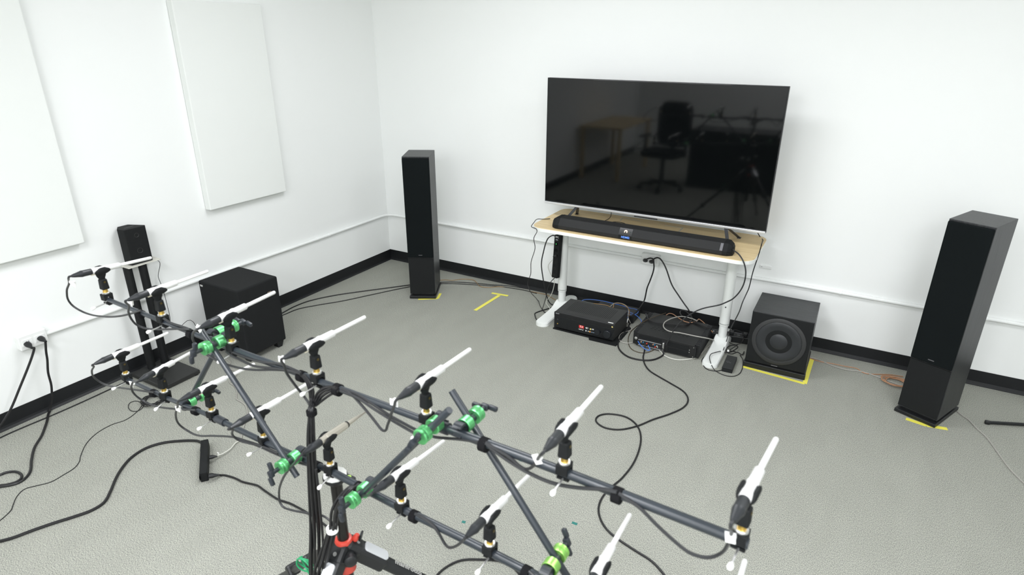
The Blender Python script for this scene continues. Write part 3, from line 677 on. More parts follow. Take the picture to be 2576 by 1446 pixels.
# on and around the big amplifier
cable('cable', 'long black cable from the amplifier snaking across the carpet', mixed(Vector((2.58, -.535, .045)), ('z', .0045, '1621,884 1618,900 1623,918 1635,933 1657,947 1685,963 1720,985 1731,1005 1720,1024 1685,1041 1643,1055 1604,1071 1562,1080 1527,1077 1505,1066 1499,1054 1510,1044 1534,1041 1573,1048 1599,1066 1611,1090 1610,1122 1594,1164 1566,1201 1541,1223 1517,1248 1506,1276 1510,1304 1527,1332 1555,1356 1597,1384 1640,1412 1671,1446 1700,1490')), .0045, CORD, minz=.0045, k=7)
cable('cable', 'white cable looped on top of the big amplifier', mixed(('z', .112, '1754,807 1740,801 1717,796 1695,799 1675,808 1669,817 1672,826 1684,833 1710,837 1748,845'), ('z', (.10, .02), '1785,852 1797,858'), ('z', .006, '1793,864 1778,875 1763,891')), .0038, CORDGR, minz=.004)
cable('cable', 'white cable plugged into the front of the big amplifier', mixed(Vector((2.655, -.536, .040)), ('z', .005, '1660,882 1669,892 1687,901 1710,905 1740,902 1758,897')), .0042, CORDW, minz=.0045)
cable('cable', 'blue cable running from behind the receiver to the big amplifier', mixed(('z', .075, '1462,758 1469,754 1486,753 1517,757 1542,763 1567,769'), ('z', .06, '1585,775 1602,779 1605,786 1596,791 1580,791 1568,786 1573,783 1588,787 1603,795 1614,808 1612,818 1603,830'), ('z', (.05, .01), '1602,843 1606,860 1618,874 1634,881'), Vector((2.60, -.538, .030))), .0031, BLUE)
cable('cable', 'thick black cable looping on the carpet before the big amplifier', mixed(('z', .006, '1588,802 1580,825 1565,843 1555,862 1559,880 1580,897 1611,905 1641,905 1668,893'), Vector((2.693, -.54, .045))), .0052, CORD, minz=.0052)
cable('cable', 'grey cable bending between the receiver and the big amplifier', mixed(('z', .005, '1578,812 1586,822 1588,830 1565,838 1557,850 1562,859 1577,863 1593,861')), .0040, CORDGR, minz=.004)
cable('cable', 'thin brown cable curving in front of the big amplifier', mixed(('z', .004, '1603,819 1587,834 1580,854 1586,875 1603,885 1625,887 1645,880')), .0024, mat('wire_brown', (.06, .04, .02), .5), minz=.003)
cable('speaker_wire', 'orange tan wire arching over the receiver rear edge', mixed(('z', .12, '1493,763 1517,766 1530,769 1541,774'), ('z', .13, '1545,764 1560,763 1576,771'), ('z', (.10, .01), '1583,781 1583,795 1590,803')), .0026, TAN)
cable('speaker_wire', 'grey wire arching over the receiver rear edge', mixed(('z', .125, '1536,770 1545,763 1558,762 1574,768'), ('z', (.10, .01), '1581,778 1580,797 1586,812')), .0026, CORDGR)
cable('speaker_wire', 'copper wire lying across the rear of the big amplifier', mixed(('z', .106, '1676,792 1687,788 1702,796 1722,808 1737,811 1752,808 1760,803'), Vector((2.935, -.22, .07))), .0028, COPPER)
cable('speaker_wire', 'dark brown wire crossing the left fins of the big amplifier', mixed(('z', .106, '1675,787 1656,793 1627,805'), ('z', (.09, .01), '1610,815 1604,821')), .0024, mat('wire_brown', (.06, .04, .02), .5))
cable('cable', 'black cable looped at the rear right corner of the big amplifier', mixed(('z', .108, '1778,824 1740,808 1718,797 1711,788 1714,781 1724,783 1736,793 1745,806 1762,816 1782,826')), .0042, CORD)
t = thing('ring_of_plugs', 'small cluster of coloured plugs behind the receiver', 'plugs', onz(1582, 808, .03))
for px, py, mm in ((1577, 806, BLUE), (1587, 804, mat('plug_green', (.02, .25, .12), .4)), (1577, 811, LABEL)):
    bm = nb(); p = onz(px, py, .03); cyl(bm, p, p+Vector((0, .02, .022)), .0042, seg=10); wobj('plug', bm, mm, t)
# right of the desk leg: floor power strip, adapter and tangle
ps2 = power_strip('power_strip', 'black floor power strip between the right desk leg and the right subwoofer', .055, .30, .045, 6, BLK)
ps2.location = (3.045, -.135, .002); ps2.rotation_euler = (0, 0, math.radians(98))
bm = nb(); box(bm, (.0265, 0, .046), (.004, .29, .006), bev=.001); obj('grey_edge', bm, mat('grey_trim', (.10, .10, .11), .4), ps2)
for i in (1, 3, 4): bm = nb(); box(bm, (-.002, -.126+i*.043, .058), (.030, .026, .026), bev=.004); obj('plug', bm, BLK, ps2)
ad = thing('network_adapter', 'small black box on the floor right of the desk foot', 'adapter', (3.107, -.50, 0), math.radians(2))
bm = nb(); box(bm, (0, 0, .015), (.062, .175, .030), bev=.002); obj('case', bm, BLK, ad)
bm = nb(); box(bm, (0, .092, .014), (.05, .012, .02), bev=.001); obj('connector_block', bm, BLKM, ad)
bm = text_bm('Qu', .024, basis((-.006, -.005, .0302), (.97, -.2, 0), (.2, .97, 0)), .0002); obj('print', bm, GREYP, ad)
cable('cable', 'thin black cable curling round the front of the right desk foot', mixed(('z', .003, '1820,930 1800,933 1778,928 1768,915 1767,903 1786,891'), ('z', .045, '1805,885'), ('z', .02, '1816,883 1835,880 1848,872 1856,866')), .0026, CORD, minz=.0026)
cable('cable', 'thin black cable making the big loop before the small adapter box', mixed(('z', .045, '1800,886 1788,891'), ('z', (.04, .003), '1786,907 1799,932'), ('z', .003, '1824,944 1847,946 1864,935 1869,907 1862,893')), .0024, CORD, minz=.0026)
cable('cable', 'thin black cable loop leaning on the floor power strip', mixed(('z', .05, '1836,832 1850,829 1865,836 1870,850 1862,864'), ('z', (.03, .003), '1845,866 1828,860 1820,868 1830,880 1850,884')), .0024, CORD, minz=.0026)
cable('cable', 'knotted thin black cable beside the small adapter box', mixed(('z', .02, '1822,868 1812,876 1816,884 1834,886 1848,880 1856,872 1846,868 1832,872 1826,880 1838,890 1856,886'), ('z', .01, '1866,892 1872,884')), .0030, CORD, minz=.003)
tag(obj('cable_label', (lambda b: (box(b, onz(1832, 882, .034), (.012, .008, .012), None, .001), b)[1])(nb()), LABEL, origin=onz(1832, 882, .034)), 'tiny white cable label in the tangle beside the desk foot', 'label')
cable('speaker_wire', 'beige cable from the right subwoofer to the right tower speaker', mixed(('z', .0035, '2030,896 2036,898 2061,905 2092,919 2131,930 2170,935 2209,948 2267,970')), .0036, CORDGR)
cable('speaker_wire', 'copper wire from the right subwoofer to the right tower speaker', mixed(('z', .003, '2034,900 2063,909 2092,914 2131,922 2154,926 2174,938 2199,941 2238,942 2272,947')), .0028, COPPER)
# coil of copper wire
c = onz(2252, 962, .006); pts = []
for i in range(64):
    a = i/64*2*math.pi*5.5; k = 1+.18*math.sin(i*.9); pts.append(c+Vector((.066*k*math.cos(a)+.008*math.sin(i*.31), .05*k*math.sin(a), .002+.008*abs(math.sin(i*.47)))))
cable('wire_coil', 'small coil of copper wire behind the right tower speaker', pts, .0026, COPPER, 'wire coil', minz=.003, k=3)
cable('cable', 'beige cable leaving the right tower speaker towards the lower right', mixed(('z', .0035, '2408,1034 2420,1044 2437,1056 2457,1077 2482,1100 2510,1138 2541,1180 2578,1217 2620,1260')), .0036, CORDGR)
bm = nb(); a = onz(2484, 1062, .010); b = onz(2640, 1071, .014); cyl(bm, a, b, .0085, seg=14); box(bm, a, (.024, .02, .018), None, .004)
tag(obj('stand_leg', bm, BLK, origin=a), 'black stand leg tip lying on the floor at the right edge', 'stand leg')
# left floor
corded('extension_cord', 'thick black extension cord curving from the floor power strip to the left edge', mixed(('z', .007, '-40,1370 0,1361 33,1352 81,1334 136,1315 190,1298 231,1283 261,1264 277,1237 291,1204 307,1177 331,1150 367,1127 408,1114 448,1109 489,1108 505,1112 514,1120')), .0062, CORD, cat='extension cord')
p0 = onz(519, 1128); p1 = onz(516, 1210)
d = (p1-p0); L = d.length; ang = math.atan2(d.y, d.x)-math.pi/2
ps3 = thing('power_strip', 'black power strip lying on its side on the carpet at left', 'power strip', (p0+p1)/2, ang)
bm = nb(); box(bm, (0, 0, .026), (.034, L+.01, .050), bev=.004); obj('case', bm, BLKM, ps3)
bm = nb(); box(bm, (.0172, -L*.28, .030), (.004, .035, .026), bev=.001); obj('switch', bm, BLK, ps3)
for i in range(5):
    bm = nb(); box(bm, (.0174, -L*.12+i*.042, .028), (.0012, .026, .026), bev=.0004); obj('socket', bm, GLASSD, ps3)
for px in ((526, 1150), (524, 1197)):
    pass
pa = onz(527, 1150, .030); pb = onz(525, 1197, .030)
corded('power_cable', 'thin white cord with a small tag leaving the upper socket of the floor strip', mixed(Vector(onz(541, 1148, .028)), ('z', (.02, .004), '549,1145 560,1141 579,1129 587,1120 595,1112 606,1108')), .0032, CORDW, [(pa, onz(541, 1148, .028)-pa, .011, .034)], minz=.004)
corded('power_cable', 'black cord from the lower socket of the floor strip to the tripod', mixed(Vector(onz(546, 1195, .024)), ('z', .005, '556,1195 573,1197 592,1203 611,1212 647,1221 666,1234 700,1256 734,1268 790,1300 830,1330 860,1352')), .0045, CORD, [(pb, onz(546, 1195, .024)-pb, .013, .045)], minz=.0045)
bm = nb(); box(bm, onz(549, 1141, .02), (.012, .003, .014), T((0, 0, 0)), .0005); tag(obj('cord_tag', bm, LABEL, origin=onz(549, 1141, .02)), 'tiny white tag on the thin cord by the floor power strip', 'tag')
cable('thin_cord', 'thin black wire wandering from the coil to the left edge', mixed(('z', .002, '362,1008 356,1021 344,1036 316,1056 281,1068 244,1089 217,1116 202,1149 200,1160 187,1177 160,1194 128,1212 90,1222 62,1230 43,1248 33,1269 27,1284 0,1309 -30,1330')), .0019, CORD)
c = onz(384, 1010, .006); pts = []
for i in range(96):
    a = i/96*2*math.pi*8; k = .72+.33*abs(math.sin(i*.61)); pts.append(c+Vector((.058*k*math.cos(a), .052*k*math.sin(a), .002+.012*abs(math.sin(i*.47)))))
cable('wire_coil', 'tangled coil of thin black wire on the carpet near the stand', pts, .0018, CORD, 'wire coil', minz=.002, k=3)
cable('wire_coil', 'single small loop of thin black wire beside the tangled coil', mixed(('z', .003, '358,1018 350,1010 337,1009 326,1014 323,1024 330,1033 344,1034 356,1028 362,1018 372,1000')), .0018, CORD, 'wire coil')
cable('cable', 'grey cord snaking on the carpet behind the brace rod', mixed(('z', .004, '555,896 563,899 577,908 579,914 573,920 580,928 596,934 592,946 580,956 579,963 588,969 596,985 595,1003 606,1010 618,1020 622,1045 612,1075 606,1108')), .0034, CORDGR)
cable('speaker_wire', 'black cord lying along the left baseboard', mixed(('z', .004, '-40,1126 0,1101 60,1074 120,1049 200,1014 300,968 330,954')), .0034, CORD)
cable('cable', 'black cord on the carpet under the lower rail', mixed(('z', .005, '1070,1490 1100,1446 1126,1424 1161,1409 1209,1407 1258,1411 1290,1426 1310,1450 1320,1490')), .0042, CORD)
# ------------------------------------------------------------------ microphone rig: two rails on a tripod
AY, AM, AX = -3.165, -.0364, 1.611
BY, BM, BX = -3.152, -.0649, 1.584
def pA(px, py, off=0.): return ony(px, py, AY+off, AM, AX)
def pB(px, py, off=0.): return ony(px, py, BY+off, BM, BX)
def yA(x): return AY+AM*(x-AX)
def yB(x): return BY+BM*(x-BX)
ringsA = [pA(*p) for p in ((266, 735), (407, 790), (583, 858), (797, 935), (1073, 1035), (1420, 1160), (1866, 1330))]
ringsB = [pB(*p) for p in ((316, 938), (413, 983), (532, 1030), (663, 1094), (830, 1165), (1010, 1258), (1232, 1365))]
tipsA = [(381, 648), (523.5, 682), (691.5, 734.6), (919, 797), (1183, 878), (1513.5, 971.5), (1953, 1103)]
tipsB = [(423, 837), (492, 880), (640.5, 915), (786, 958), (922.6, 1034), (1117, 1108.6), (1331.5, 1194)]
MH, ML = .075, .161
for px, py in ((1585, 1293.5), (1874, 1409)):
    p = ony(px, py, BY+ML, BM, BX); ringsB.append(Vector((p.x, yB(p.x), p.z-MH+.006))); tipsB.append((px, py))
TD = .024
def polyz(rs, x):
    pts = [(r.x, r.z-TD) for r in rs]
    if x <= pts[0][0]: a, b = pts[0], pts[1]
    elif x >= pts[-1][0]: a, b = pts[-2], pts[-1]
    else:
        for a, b in zip(pts[:-1], pts[1:]):
            if a[0] <= x <= b[0]: break
    return a[1]+(b[1]-a[1])*(x-a[0])/(b[0]-a[0])
def lin(rs):
    n = len(rs); mx = sum(r.x for r in rs)/n; mz = sum(r.z for r in rs)/n
    s = sum((r.x-mx)*(r.z-mz) for r in rs)/sum((r.x-mx)**2 for r in rs); return lambda x: mz-TD+s*(x-mx)
def cA(x): return Vector((x, yA(x), polyz(ringsA, x)))
def cB(x): return Vector((x, yB(x), polyz(ringsB, x)))
def rail(name, label, cfun, secs):
    t = thing(name, label, 'microphone rail', cfun(secs[0][0]))
    for a, b, r in secs:
        n = max(int((b-a)/.12), 2); bm = nb(); sweep(bm, [cfun(a+(b-a)*i/n) for i in range(n+1)], r, 20, 0, 3); wobj('rod', bm, TUBE, t)
    return t
rA = rail('mounting_rail', 'upper dark grey rail carrying seven microphones', cA, [(1.622, 2.165, .0068), (2.14, 2.95, .0080), (2.93, 3.55, .0096)])
rB = rail('mounting_rail', 'lower dark grey rail resting above the tripod plate', cB, [(1.582, 2.12, .0068), (2.10, 2.566, .0080), (2.60, 3.60, .0092)])
bm = nb(); cyl(bm, cA(2.145), cA(2.195), .0115); wobj('coupler', bm, TUBED, rA)
bm = nb(); cyl(bm, cA(2.915), cA(2.955), .0130); wobj('coupler', bm, TUBED, rA)
bm = nb(); cyl(bm, cB(2.105), cB(2.145), .0115); wobj('coupler', bm, TUBED, rB)

# microphones: local +y points forward, origin at the clip centre
def make_mic():
    t = thing('microphone', '-', 'microphone')
    bm = nb(); lathe(bm, (0, 0, 0), (0, 1, 0), [(.060, .0042), (.062, .0050), (.157, .0050), (.160, .0042), (.161, .0028)], 20); obj('capsule_tube', bm, MIC, t)
    bm = nb(); lathe(bm, (0, 0, 0), (0, 1, 0), [(-.024, .0092), (-.022, .0098), (-.004, .0098), (-.003, .0090), (.014, .0090), (.016, .0100), (.022, .0100), (.023, .0088), (.058, .0086), (.063, .0055)], 24); obj('body', bm, MIC, t)
    bm = nb(); box(bm, (0, -.021, -.0105), (.006, .012, .004), None, .001); obj('release_tab', bm, mat('cream_tab', (.75, .70, .55), .4), t)
    return t
def make_gold():
    t = thing('microphone', '-', 'microphone')
    bm = nb(); lathe(bm, (0, 0, 0), (0, 1, 0), [(.076, .0070), (.160, .0018), (.161, .0010)], 20); obj('capsule_tube', bm, CHAMP, t)
    bm = nb(); lathe(bm, (0, 0, 0), (0, 1, 0), [(-.026, .0070), (-.020, .0092), (-.005, .0095), (-.003, .0108), (.0, .0108), (.070, .0100), (.074, .0085), (.077, .0070)], 10, smooth=False); obj('body', bm, CHAMP, t)
    bm = nb(); lathe(bm, (0, .075, 0), (0, 1, 0), [(0, .0088), (.003, .0088)], 20); obj('groove', bm, BLK, t)
    return t
def make_clip():
    """origin at the washer; rail centre is TD below; microphone axis MH above"""
    t = thing('microphone_clip', '-', 'microphone clip')
    bm = nb(); n = 22; rows = []
    for i in range(n+1):
        th = math.radians(-124+248*i/n); e = (abs(math.degrees(th))-66)/58; hl = max(.0225*math.sqrt(max(1-e*e, .03)), .0095)
        row = []
        for k in range(9):
            s = -1+2*k/8; row.append((th, s*hl+.002))
        rows.append(row)
    def V(th, y, r): return (r*math.sin(th), y, MH-r*math.cos(th))
    outer = [[bm.verts.new(V(a, y, .0162 if 1 < k < 7 else (.0155 if 0 < k < 8 else .0135))) for k, (a, y) in enumerate(r)] for r in rows]
    inner = [[bm.verts.new(V(a, y, .0103)) for a, y in r] for r in rows]
    for S in (outer, inner):
        for i in range(n):
            for k in range(8): face(bm, (S[i][k], S[i+1][k], S[i+1][k+1], S[i][k+1]), 0, True)
    for i in range(n):
        for k in (0, 8): face(bm, (outer[i][k], outer[i+1][k], inner[i+1][k], inner[i][k]), 0, True)
    for i in (0, n):
        for k in range(8): face(bm, (outer[i][k], outer[i][k+1], inner[i][k+1], inner[i][k]), 0, True)
    obj('cradle', bm, BLKM, t)
    bm = nb(); lathe(bm, (0, 0, MH-.0112), (0, 0, -1), [(0, .0105), (.004, .0110), (.010, .0095), (.016, .0072), (.024, .0062), (.030, .0060)], 20, sx=1.35, sy=.62, up=(1, 0, 0)); obj('neck', bm, BLKM, t)
    bm = nb(); t2 = nb(); bmesh.ops.create_cube(t2, size=1); 
    for v in t2.verts: k = 1.0 if v.co.z > 0 else .86; v.co = Vector((v.co.x*.0195*(1 if v.co.z > 0 else 1.12), v.co.y*.0185*(1/k if k < 1 else 1), .0280+v.co.z*.034))
    bmesh.ops.bevel(t2, geom=t2.edges[:], offset=.0035, segments=3, affect='EDGES', profile=.5); merge(bm, t2); 
    for f in bm.faces: f.smooth = False
    obj('swivel', bm, BLKM, t)
    bm = nb(); cyl(bm, (-.0112, 0, .036), (.0112, 0, .036), .0032, seg=14); obj('pivot_screw', bm, mat('dull_brass', (.12, .09, .03), .4, metal=.8), t)
    bm = nb(); lathe(bm, (0, 0, 0), (0, 0, 1), [(.001, .0078), (.006, .0070), (.013, .0066)], 12); obj('brass_adapter', bm, BRASS, t)
    bm = nb(); lathe(bm, (0, 0, 0), (0, 0, 1), [(-.0035, .0095), (-.003, .0112), (.0005, .0112), (.0015, .0100)], 24); obj('washer', bm, STEEL, t)
    bm = nb()
    prism(bm, [(-.0135, -.004), (.0135, -.004), (.0135, -.0085), (.0125, -.036), (.006, -.040), (-.004, -.041), (-.0085, -.036), (-.0085, -.031), (.0, -.0345), (.0085, -.031), (.0105, -.024), (.008, -.014), (.0, -.0125), (-.0088, -.0135), (-.0098, -.024), (-.0135, -.024)], 'x', -.0115, .0115, bev=.0006)
    obj('rail_clamp', bm, BLKM, t)
    bm = nb(); cyl(bm, (.002, -.008, -.033), (.002, -.044, -.036), .0019, seg=10); lv = obj('lever', bm, STEEL, t)
    bm = nb(); lathe(bm, (.002, -.040, -.0358), (0, -1, -.08), [(0, .0026), (.004, .0045), (.010, .0052), (.013, .0035)], 14); obj('lever_knob', bm, LABEL, lv)
    return t
ordn = ['first', 'second', 'third', 'fourth', 'fifth', 'sixth', 'seventh', 'eighth', 'ninth']
protoM = protoC = None; micpose = {}
for row, rings, tips in (('upper', ringsA, tipsA), ('lower', ringsB, tipsB)):
    for i, (rg, tp) in enumerate(zip(rings, tips)):
        c = rg+Vector((0, 0, MH)); d = ray(*tp).normalized()
        oc = CAM-c; b_ = oc.dot(d); disc = b_*b_-(oc.length_squared-ML*ML)
        tt = -b_+math.sqrt(disc) if disc > 0 else -b_
        v = (CAM+d*tt-c).normalized()
        if v.y < .8: v = Vector((0.02, 1, -.03)).normalized()
        yaw = math.atan2(v.x, v.y); pit = math.asin(v.z)
        micpose[row, i] = (c, v)
        where = 'leftmost' if i == 0 else ordn[i]
        fromleft = '' if i == 0 else ' from the left'
        gold = (row == 'lower' and i == 4)
        n_all = len(rings)
        lab = '%s%s silver pencil microphone on the %s rail' % (where, fromleft, row)
        if row == 'upper' and i == 6: lab = 'rightmost silver pencil microphone on the upper rail end'
        if row == 'lower' and i == 7: lab = 'silver pencil microphone on the lower rail, cropped by the bottom edge'
        if row == 'lower' and i == 8: lab = 'silver microphone tip poking in from the bottom edge at right'
        if gold: lab = 'champagne measurement microphone with a pointed tip above the tripod plate'
        clab = '%s%s black microphone clip clamped on the %s rail' % (where, fromleft, row)
        if gold: clab = 'black clip of the pointed champagne microphone above the tripod plate'
        if gold: m_ = make_gold(); m_.location = c; m_.rotation_euler = (pit, 0, -yaw)
        elif protoM is None: m_ = protoM = make_mic(); m_.location = c; m_.rotation_euler = (pit, 0, -yaw)
        else: m_ = dup(protoM, c, -yaw, pit)
        m_['label'] = lab; m_['group'] = 'microphones on the rails'
        if protoC is None: k_ = protoC = make_clip(); k_.location = rg; k_.rotation_euler = (0, 0, -yaw)
        else: k_ = dup(protoC, rg, -yaw)
        k_['label'] = clab; k_['group'] = 'microphone clips on the rails'

# brace rods between the rails
def brace(label, p0, p1, off):
    a = pA(*p0, off); b = pB(*p1, off) if off else pB(*p1)
    bm = nb(); x, y, z = frame(b-a); L = (b-a).length
    lathe(bm, a, b-a, [(0, .0045), (0, .0072), (.0012, .0076), (L-.0012, .0076), (L, .0072), (L, .0045)], 20)
    tag(obj('brace_rod', bm, TUBE, origin=a), label, 'brace rod', 'brace rods between the rails'); return a, b
OF = .042
brace('slate brace rod slanting down right from the left upper clamp', (505, 828), (748, 1199), -OF)
brace('short slate brace rod behind the rails at the far left', (565, 836), (474, 1012), OF)
brace('slate brace rod with an open end slanting down left to the tripod', (1131, 1031), (888, 1264), -OF)
brace('slate brace rod slanting down right to the lime clamp', (1136, 982), (1428, 1452), OF)

# green rod clamps: local +y leads away from the rail
def make_clamp(col, bar):
    t = thing('rod_clamp', '-', 'rod clamp')
    bm = nb(); n = 18; A = [math.radians(-150+290*i/n) for i in range(n+1)]
    ro, ri = .0165, .0105
    poly = [(ro*math.cos(a), ro*math.sin(a)) for a in A]+[(ri*math.cos(a), ri*math.sin(a)) for a in reversed(A)]
    t2 = nb(); L_ = [t2.verts.new((-.010, p[0], p[1])) for p in poly]; R_ = [t2.verts.new((.010, p[0], p[1])) for p in poly]; m = len(poly)
    for i in range(m): t2.faces.new((L_[i], R_[i], R_[(i+1) % m], L_[(i+1) % m]))
    for i in range(n): 
        for S in (L_, R_): t2.faces.new((S[i], S[i+1], S[m-2-i], S[m-1-i]))
    merge(bm, t2); obj('jaw', bm, TUBED, t)
    def cup(y0, y1, hollow_at_start):
        b = nb(); R = .0172
        if hollow_at_start: pr = [(y0+.010, .004), (y0+.010, .0135), (y0, .0138), (y0, R-.001), (y0+.001, R), (y1-.002, R), (y1, R-.002), (y1, .004)]
        else: pr = [(y0, .004), (y0, R-.001), (y0+.001, R), (y1-.010, R), (y1-.009, R-.0006), (y1-.008, R), (y1-.002, R), (y1, R-.003), (y1, .008), (y1+.001, .004)]
        lathe(b, (0, 0, 0), (0, 1, 0), pr, 40, caps=False); 
        return b
    obj('inner_cup', cup(.012, .033, True), col, t)
    obj('outer_cup', cup(.051, .073, False), col, t)
    bm = nb(); cyl(bm, (0, .016, 0), (0, .072, 0), .0088, seg=24); obj('core', bm, TUBED, t)
    bm = nb(); cyl(bm, (0, .072, 0), (0, .094, 0), .0055, seg=16)
    M = Matrix.Rotation(bar, 4, 'Y')
    box(bm, (0, .096, 0), (.018, .012, .014), M, .003); box(bm, (.017, .102, 0), (.022, .010, .011), M @ T((0, 0, 0)), .003); box(bm, (-.017, .090, 0), (.022, .010, .011), M, .003)
    obj('handle', bm, TUBED, t)
    return t
for lab, inn, out, side, fA, col, bar in (
        ('green rod clamp at the left of the upper rail, handle towards the camera', (551, 861), (518, 873), -1, pA, GREEN, 80),
        ('green rod clamp behind the upper rail at left, handle to the far side', (552, 834), (586, 822), 1, pA, GREEN, 15),
        ('green rod clamp at the middle of the upper rail with the open rod end', (1092, 1068), (1066, 1093), -1, pA, GREEN, 60),
        ('green rod clamp behind the middle of the upper rail, handle to the right', (1172, 1063), (1198, 1046), 1, pA, GREEN, 5),
        ('green rod clamp on the lower rail left of the hanging cables', (740, 1152), (711, 1171), -1, pB, GREEN, 110),
        ('green rod clamp on the far left of the lower rail', (482, 1006), (508, 997), 1, pB, GREEN, 10),
        ('green rod clamp on the lower rail right of the tripod plate', (916, 1232), (889, 1257), -1, pB, GREEN, 100),
        ('bright lime rod clamp at the bottom right of the lower rail', (1387, 1418), (1408, 1397), 1, pB, LIME, -115)):
    mid = ((inn[0]+out[0])/2, (inn[1]+out[1])/2); p = fA(mid[0], mid[1], side*.042)
    f = yA if fA is pA else yB
    cz = cA(p.x).z if fA is pA else cB(p.x).z
    t = make_clamp(col, math.radians(bar)); t['label'] = lab; t['group'] = 'green rod clamps'
    t.location = (p.x, f(p.x), p.z); t.rotation_euler = (0, 0, 0 if side > 0 else math.pi)

# velcro straps
for lab, px, fA, cf, r in (('black hook and loop strap at the left end of the upper rail', (352, 778), pA, cA, .0125), ('black hook and loop strap left of the left clamps', (479, 826), pA, cA, .0130),
        ('black hook and loop strap left of the fourth upper microphone', (758, 932), pA, cA, .0140), ('black hook and loop strap above the cable bundle', (849, 968), pA, cA, .0145),
        ('black hook and loop strap right of the middle clamps', (1219, 1100), pA, cA, .0150), ('black hook and loop strap near the right end of the upper rail', (1555, 1232), pA, cA, .0150),
        ('black hook and loop strap left on the lower rail', (386, 980), pB, cB, .0125), ('black hook and loop strap between third and fourth lower microphones', (492, 1027), pB, cB, .0130),
        ('black hook and loop strap left of the tripod plate', (797, 1166), pB, cB, .0140), ('black hook and loop strap right of the tripod plate', (903, 1214), pB, cB, .0140),
        ('black hook and loop strap right of the sixth lower microphone', (1042, 1280), pB, cB, .0140), ('black hook and loop strap beside the lime clamp', (1326, 1420), pB, cB, .0145)):
    p = fA(*px); c = cf(p.x); d = (cf(p.x+.01)-c).normalized(); bm = nb()
    lathe(bm, c-d*.009-Vector((0, .001, .004)), d, [(0, r-.0015), (.001, r), (.017, r), (.018, r-.0015)], 22, sx=1.0, sy=1.0)
    tag(obj('cable_strap', bm, VELC, origin=c), lab, 'cable strap', 'cable straps on the rails')

# microphone cables
def mic_cable(row, i, px, flag=None, end=.012, lab=None, fl=(.020, .0012, .015), frz=0.):
    c, v = micpose[row, i]; f = pA if row == 'upper' else pB
    t = thing('microphone_cable', lab, 'microphone cable', c-v*.05, 0, 'microphone cables')
    bm = nb(); lathe(bm, c-v*.0235, -v, [(0, .0090), (.001, .0096), (.024, .0096), (.026, .0101), (.030, .0100), (.034, .0088), (.050, .0056), (.0555, .0040)], 20)
    wobj('connector', bm, mat('connector_black', (.018, .020, .023), .38, spec=.5), t)
    pts = [c-v*.074, c-v*.086]; P_ = parse(px); n = len(P_)
    for k, (a, b) in enumerate(P_):
        off = -.079+(.079-end)*min((k+1)/4, 1.); pts.append(f(a, b, off))
    bm = nb(); sweep(bm, pts, .0031, 8, 0, 5); wobj('cord', bm, CORDG, t)
    if flag:
        k = flag[2] if len(flag) > 2 else -.06
        p = f(flag[0], flag[1], k); bm = nb(); M = T(p, frz, 0, 0) @ Matrix.Rotation(math.radians(flag[3] if len(flag) > 3 else 20), 4, 'Y'); box(bm, (0, 0, 0), fl, M, .0003)
        box(bm, (0, .004, 0), (.008, .008, fl[2]), M, .0008); wobj('label_flag', bm, LABEL, t)
UL = 'cable of the %s upper microphone' ; LL = 'cable of the %s lower microphone'
mic_cable('upper', 0, '174,712 168,735 179,765 215,787 262,796 300,795 335,787 354,781', (182, 713, -.075, 18), lab='dark cable looping from the leftmost upper microphone to the rail', fl=(.034, .0012, .013))
mic_cable('upper', 1, '324,768 324,789 340,814 363,825 394,828 425,828 455,827 478,828', (327, 763, -.06, 12), lab='dark cable looping from the second upper microphone to the rail')
mic_cable('upper', 2, '486,838 486,856 501,876 529,897 564,914 601,925 638,930 688,930 725,932 758,938', (500, 826, -.06, 45), lab='dark cable looping from the third upper microphone under the left clamps')
mic_cable('upper', 3, '715,919 722,940 745,972 765,997 779,1019 785,1045', (708, 905, -.05, 5), lab='dark cable from the fourth upper microphone dropping to the bundle')
mic_cable('upper', 4, '992,1020 984,1041 976,1066 964,1083 939,1054 914,1024 884,992 859,977', (991, 1013, -.06, 0), lab='dark cable hanging in a sharp point from the fifth upper microphone')
mic_cable('upper', 5, '1357,1148 1351,1157 1342,1171 1324,1180 1310,1174 1282,1150 1240,1125 1222,1112', (1351, 1155, -.05, 60), lab='dark cable dipping from the sixth upper microphone to the rail')
mic_cable('upper', 6, '1840,1335 1838,1352 1832,1367 1814,1391 1780,1402 1737,1391 1699,1363 1650,1318 1608,1276 1570,1251 1556,1240', (1837, 1352, -.055, 80), lab='thick dark cable sagging from the rightmost upper microphone')
mic_cable('lower', 0, '236,922 231,933 236,948 254,962 279,971 324,978 373,985 388,987', lab='dark cable looping from the leftmost lower microphone')
mic_cable('lower', 1, '335,960 331,979 344,997 368,1012 398,1023 436,1028 473,1030 492,1032', (330, 966, -.05, 80), lab='dark cable looping from the second lower microphone')
mic_cable('lower', 2, '447,1022 442,1041 448,1064 468,1081 498,1095 535,1096 585,1099 620,1109 660,1122 700,1140', (447, 1029, -.06, 0), lab='dark cable looping low from the third lower microphone')
mic_cable('lower', 3, '585,1079 585,1094 603,1108 640,1118 690,1140 740,1160 796,1176', lab='dark cable looping from the fourth lower microphone')
mic_cable('lower', 4, '742,1163 719,1191 706,1217 702,1244 708,1270 731,1282 772,1290 812,1297 838,1318 846,1340', lab='dark cable of the pointed champagne microphone running to the tripod')
mic_cable('lower', 5, '930,1245 916,1246 901,1237 896,1224 901,1218', lab='dark cable curling from the sixth lower microphone round the green clamp')
mic_cable('lower', 6, '1172,1352 1151,1371 1131,1377 1118,1366 1105,1343 1088,1320 1062,1300 1044,1292', lab='dark cable sagging from the seventh lower microphone')
mic_cable('lower', 7, '1475,1470 1450,1490 1420,1500 1380,1480 1330,1436', lab='dark cable of the cropped lower microphone at the bottom edge')
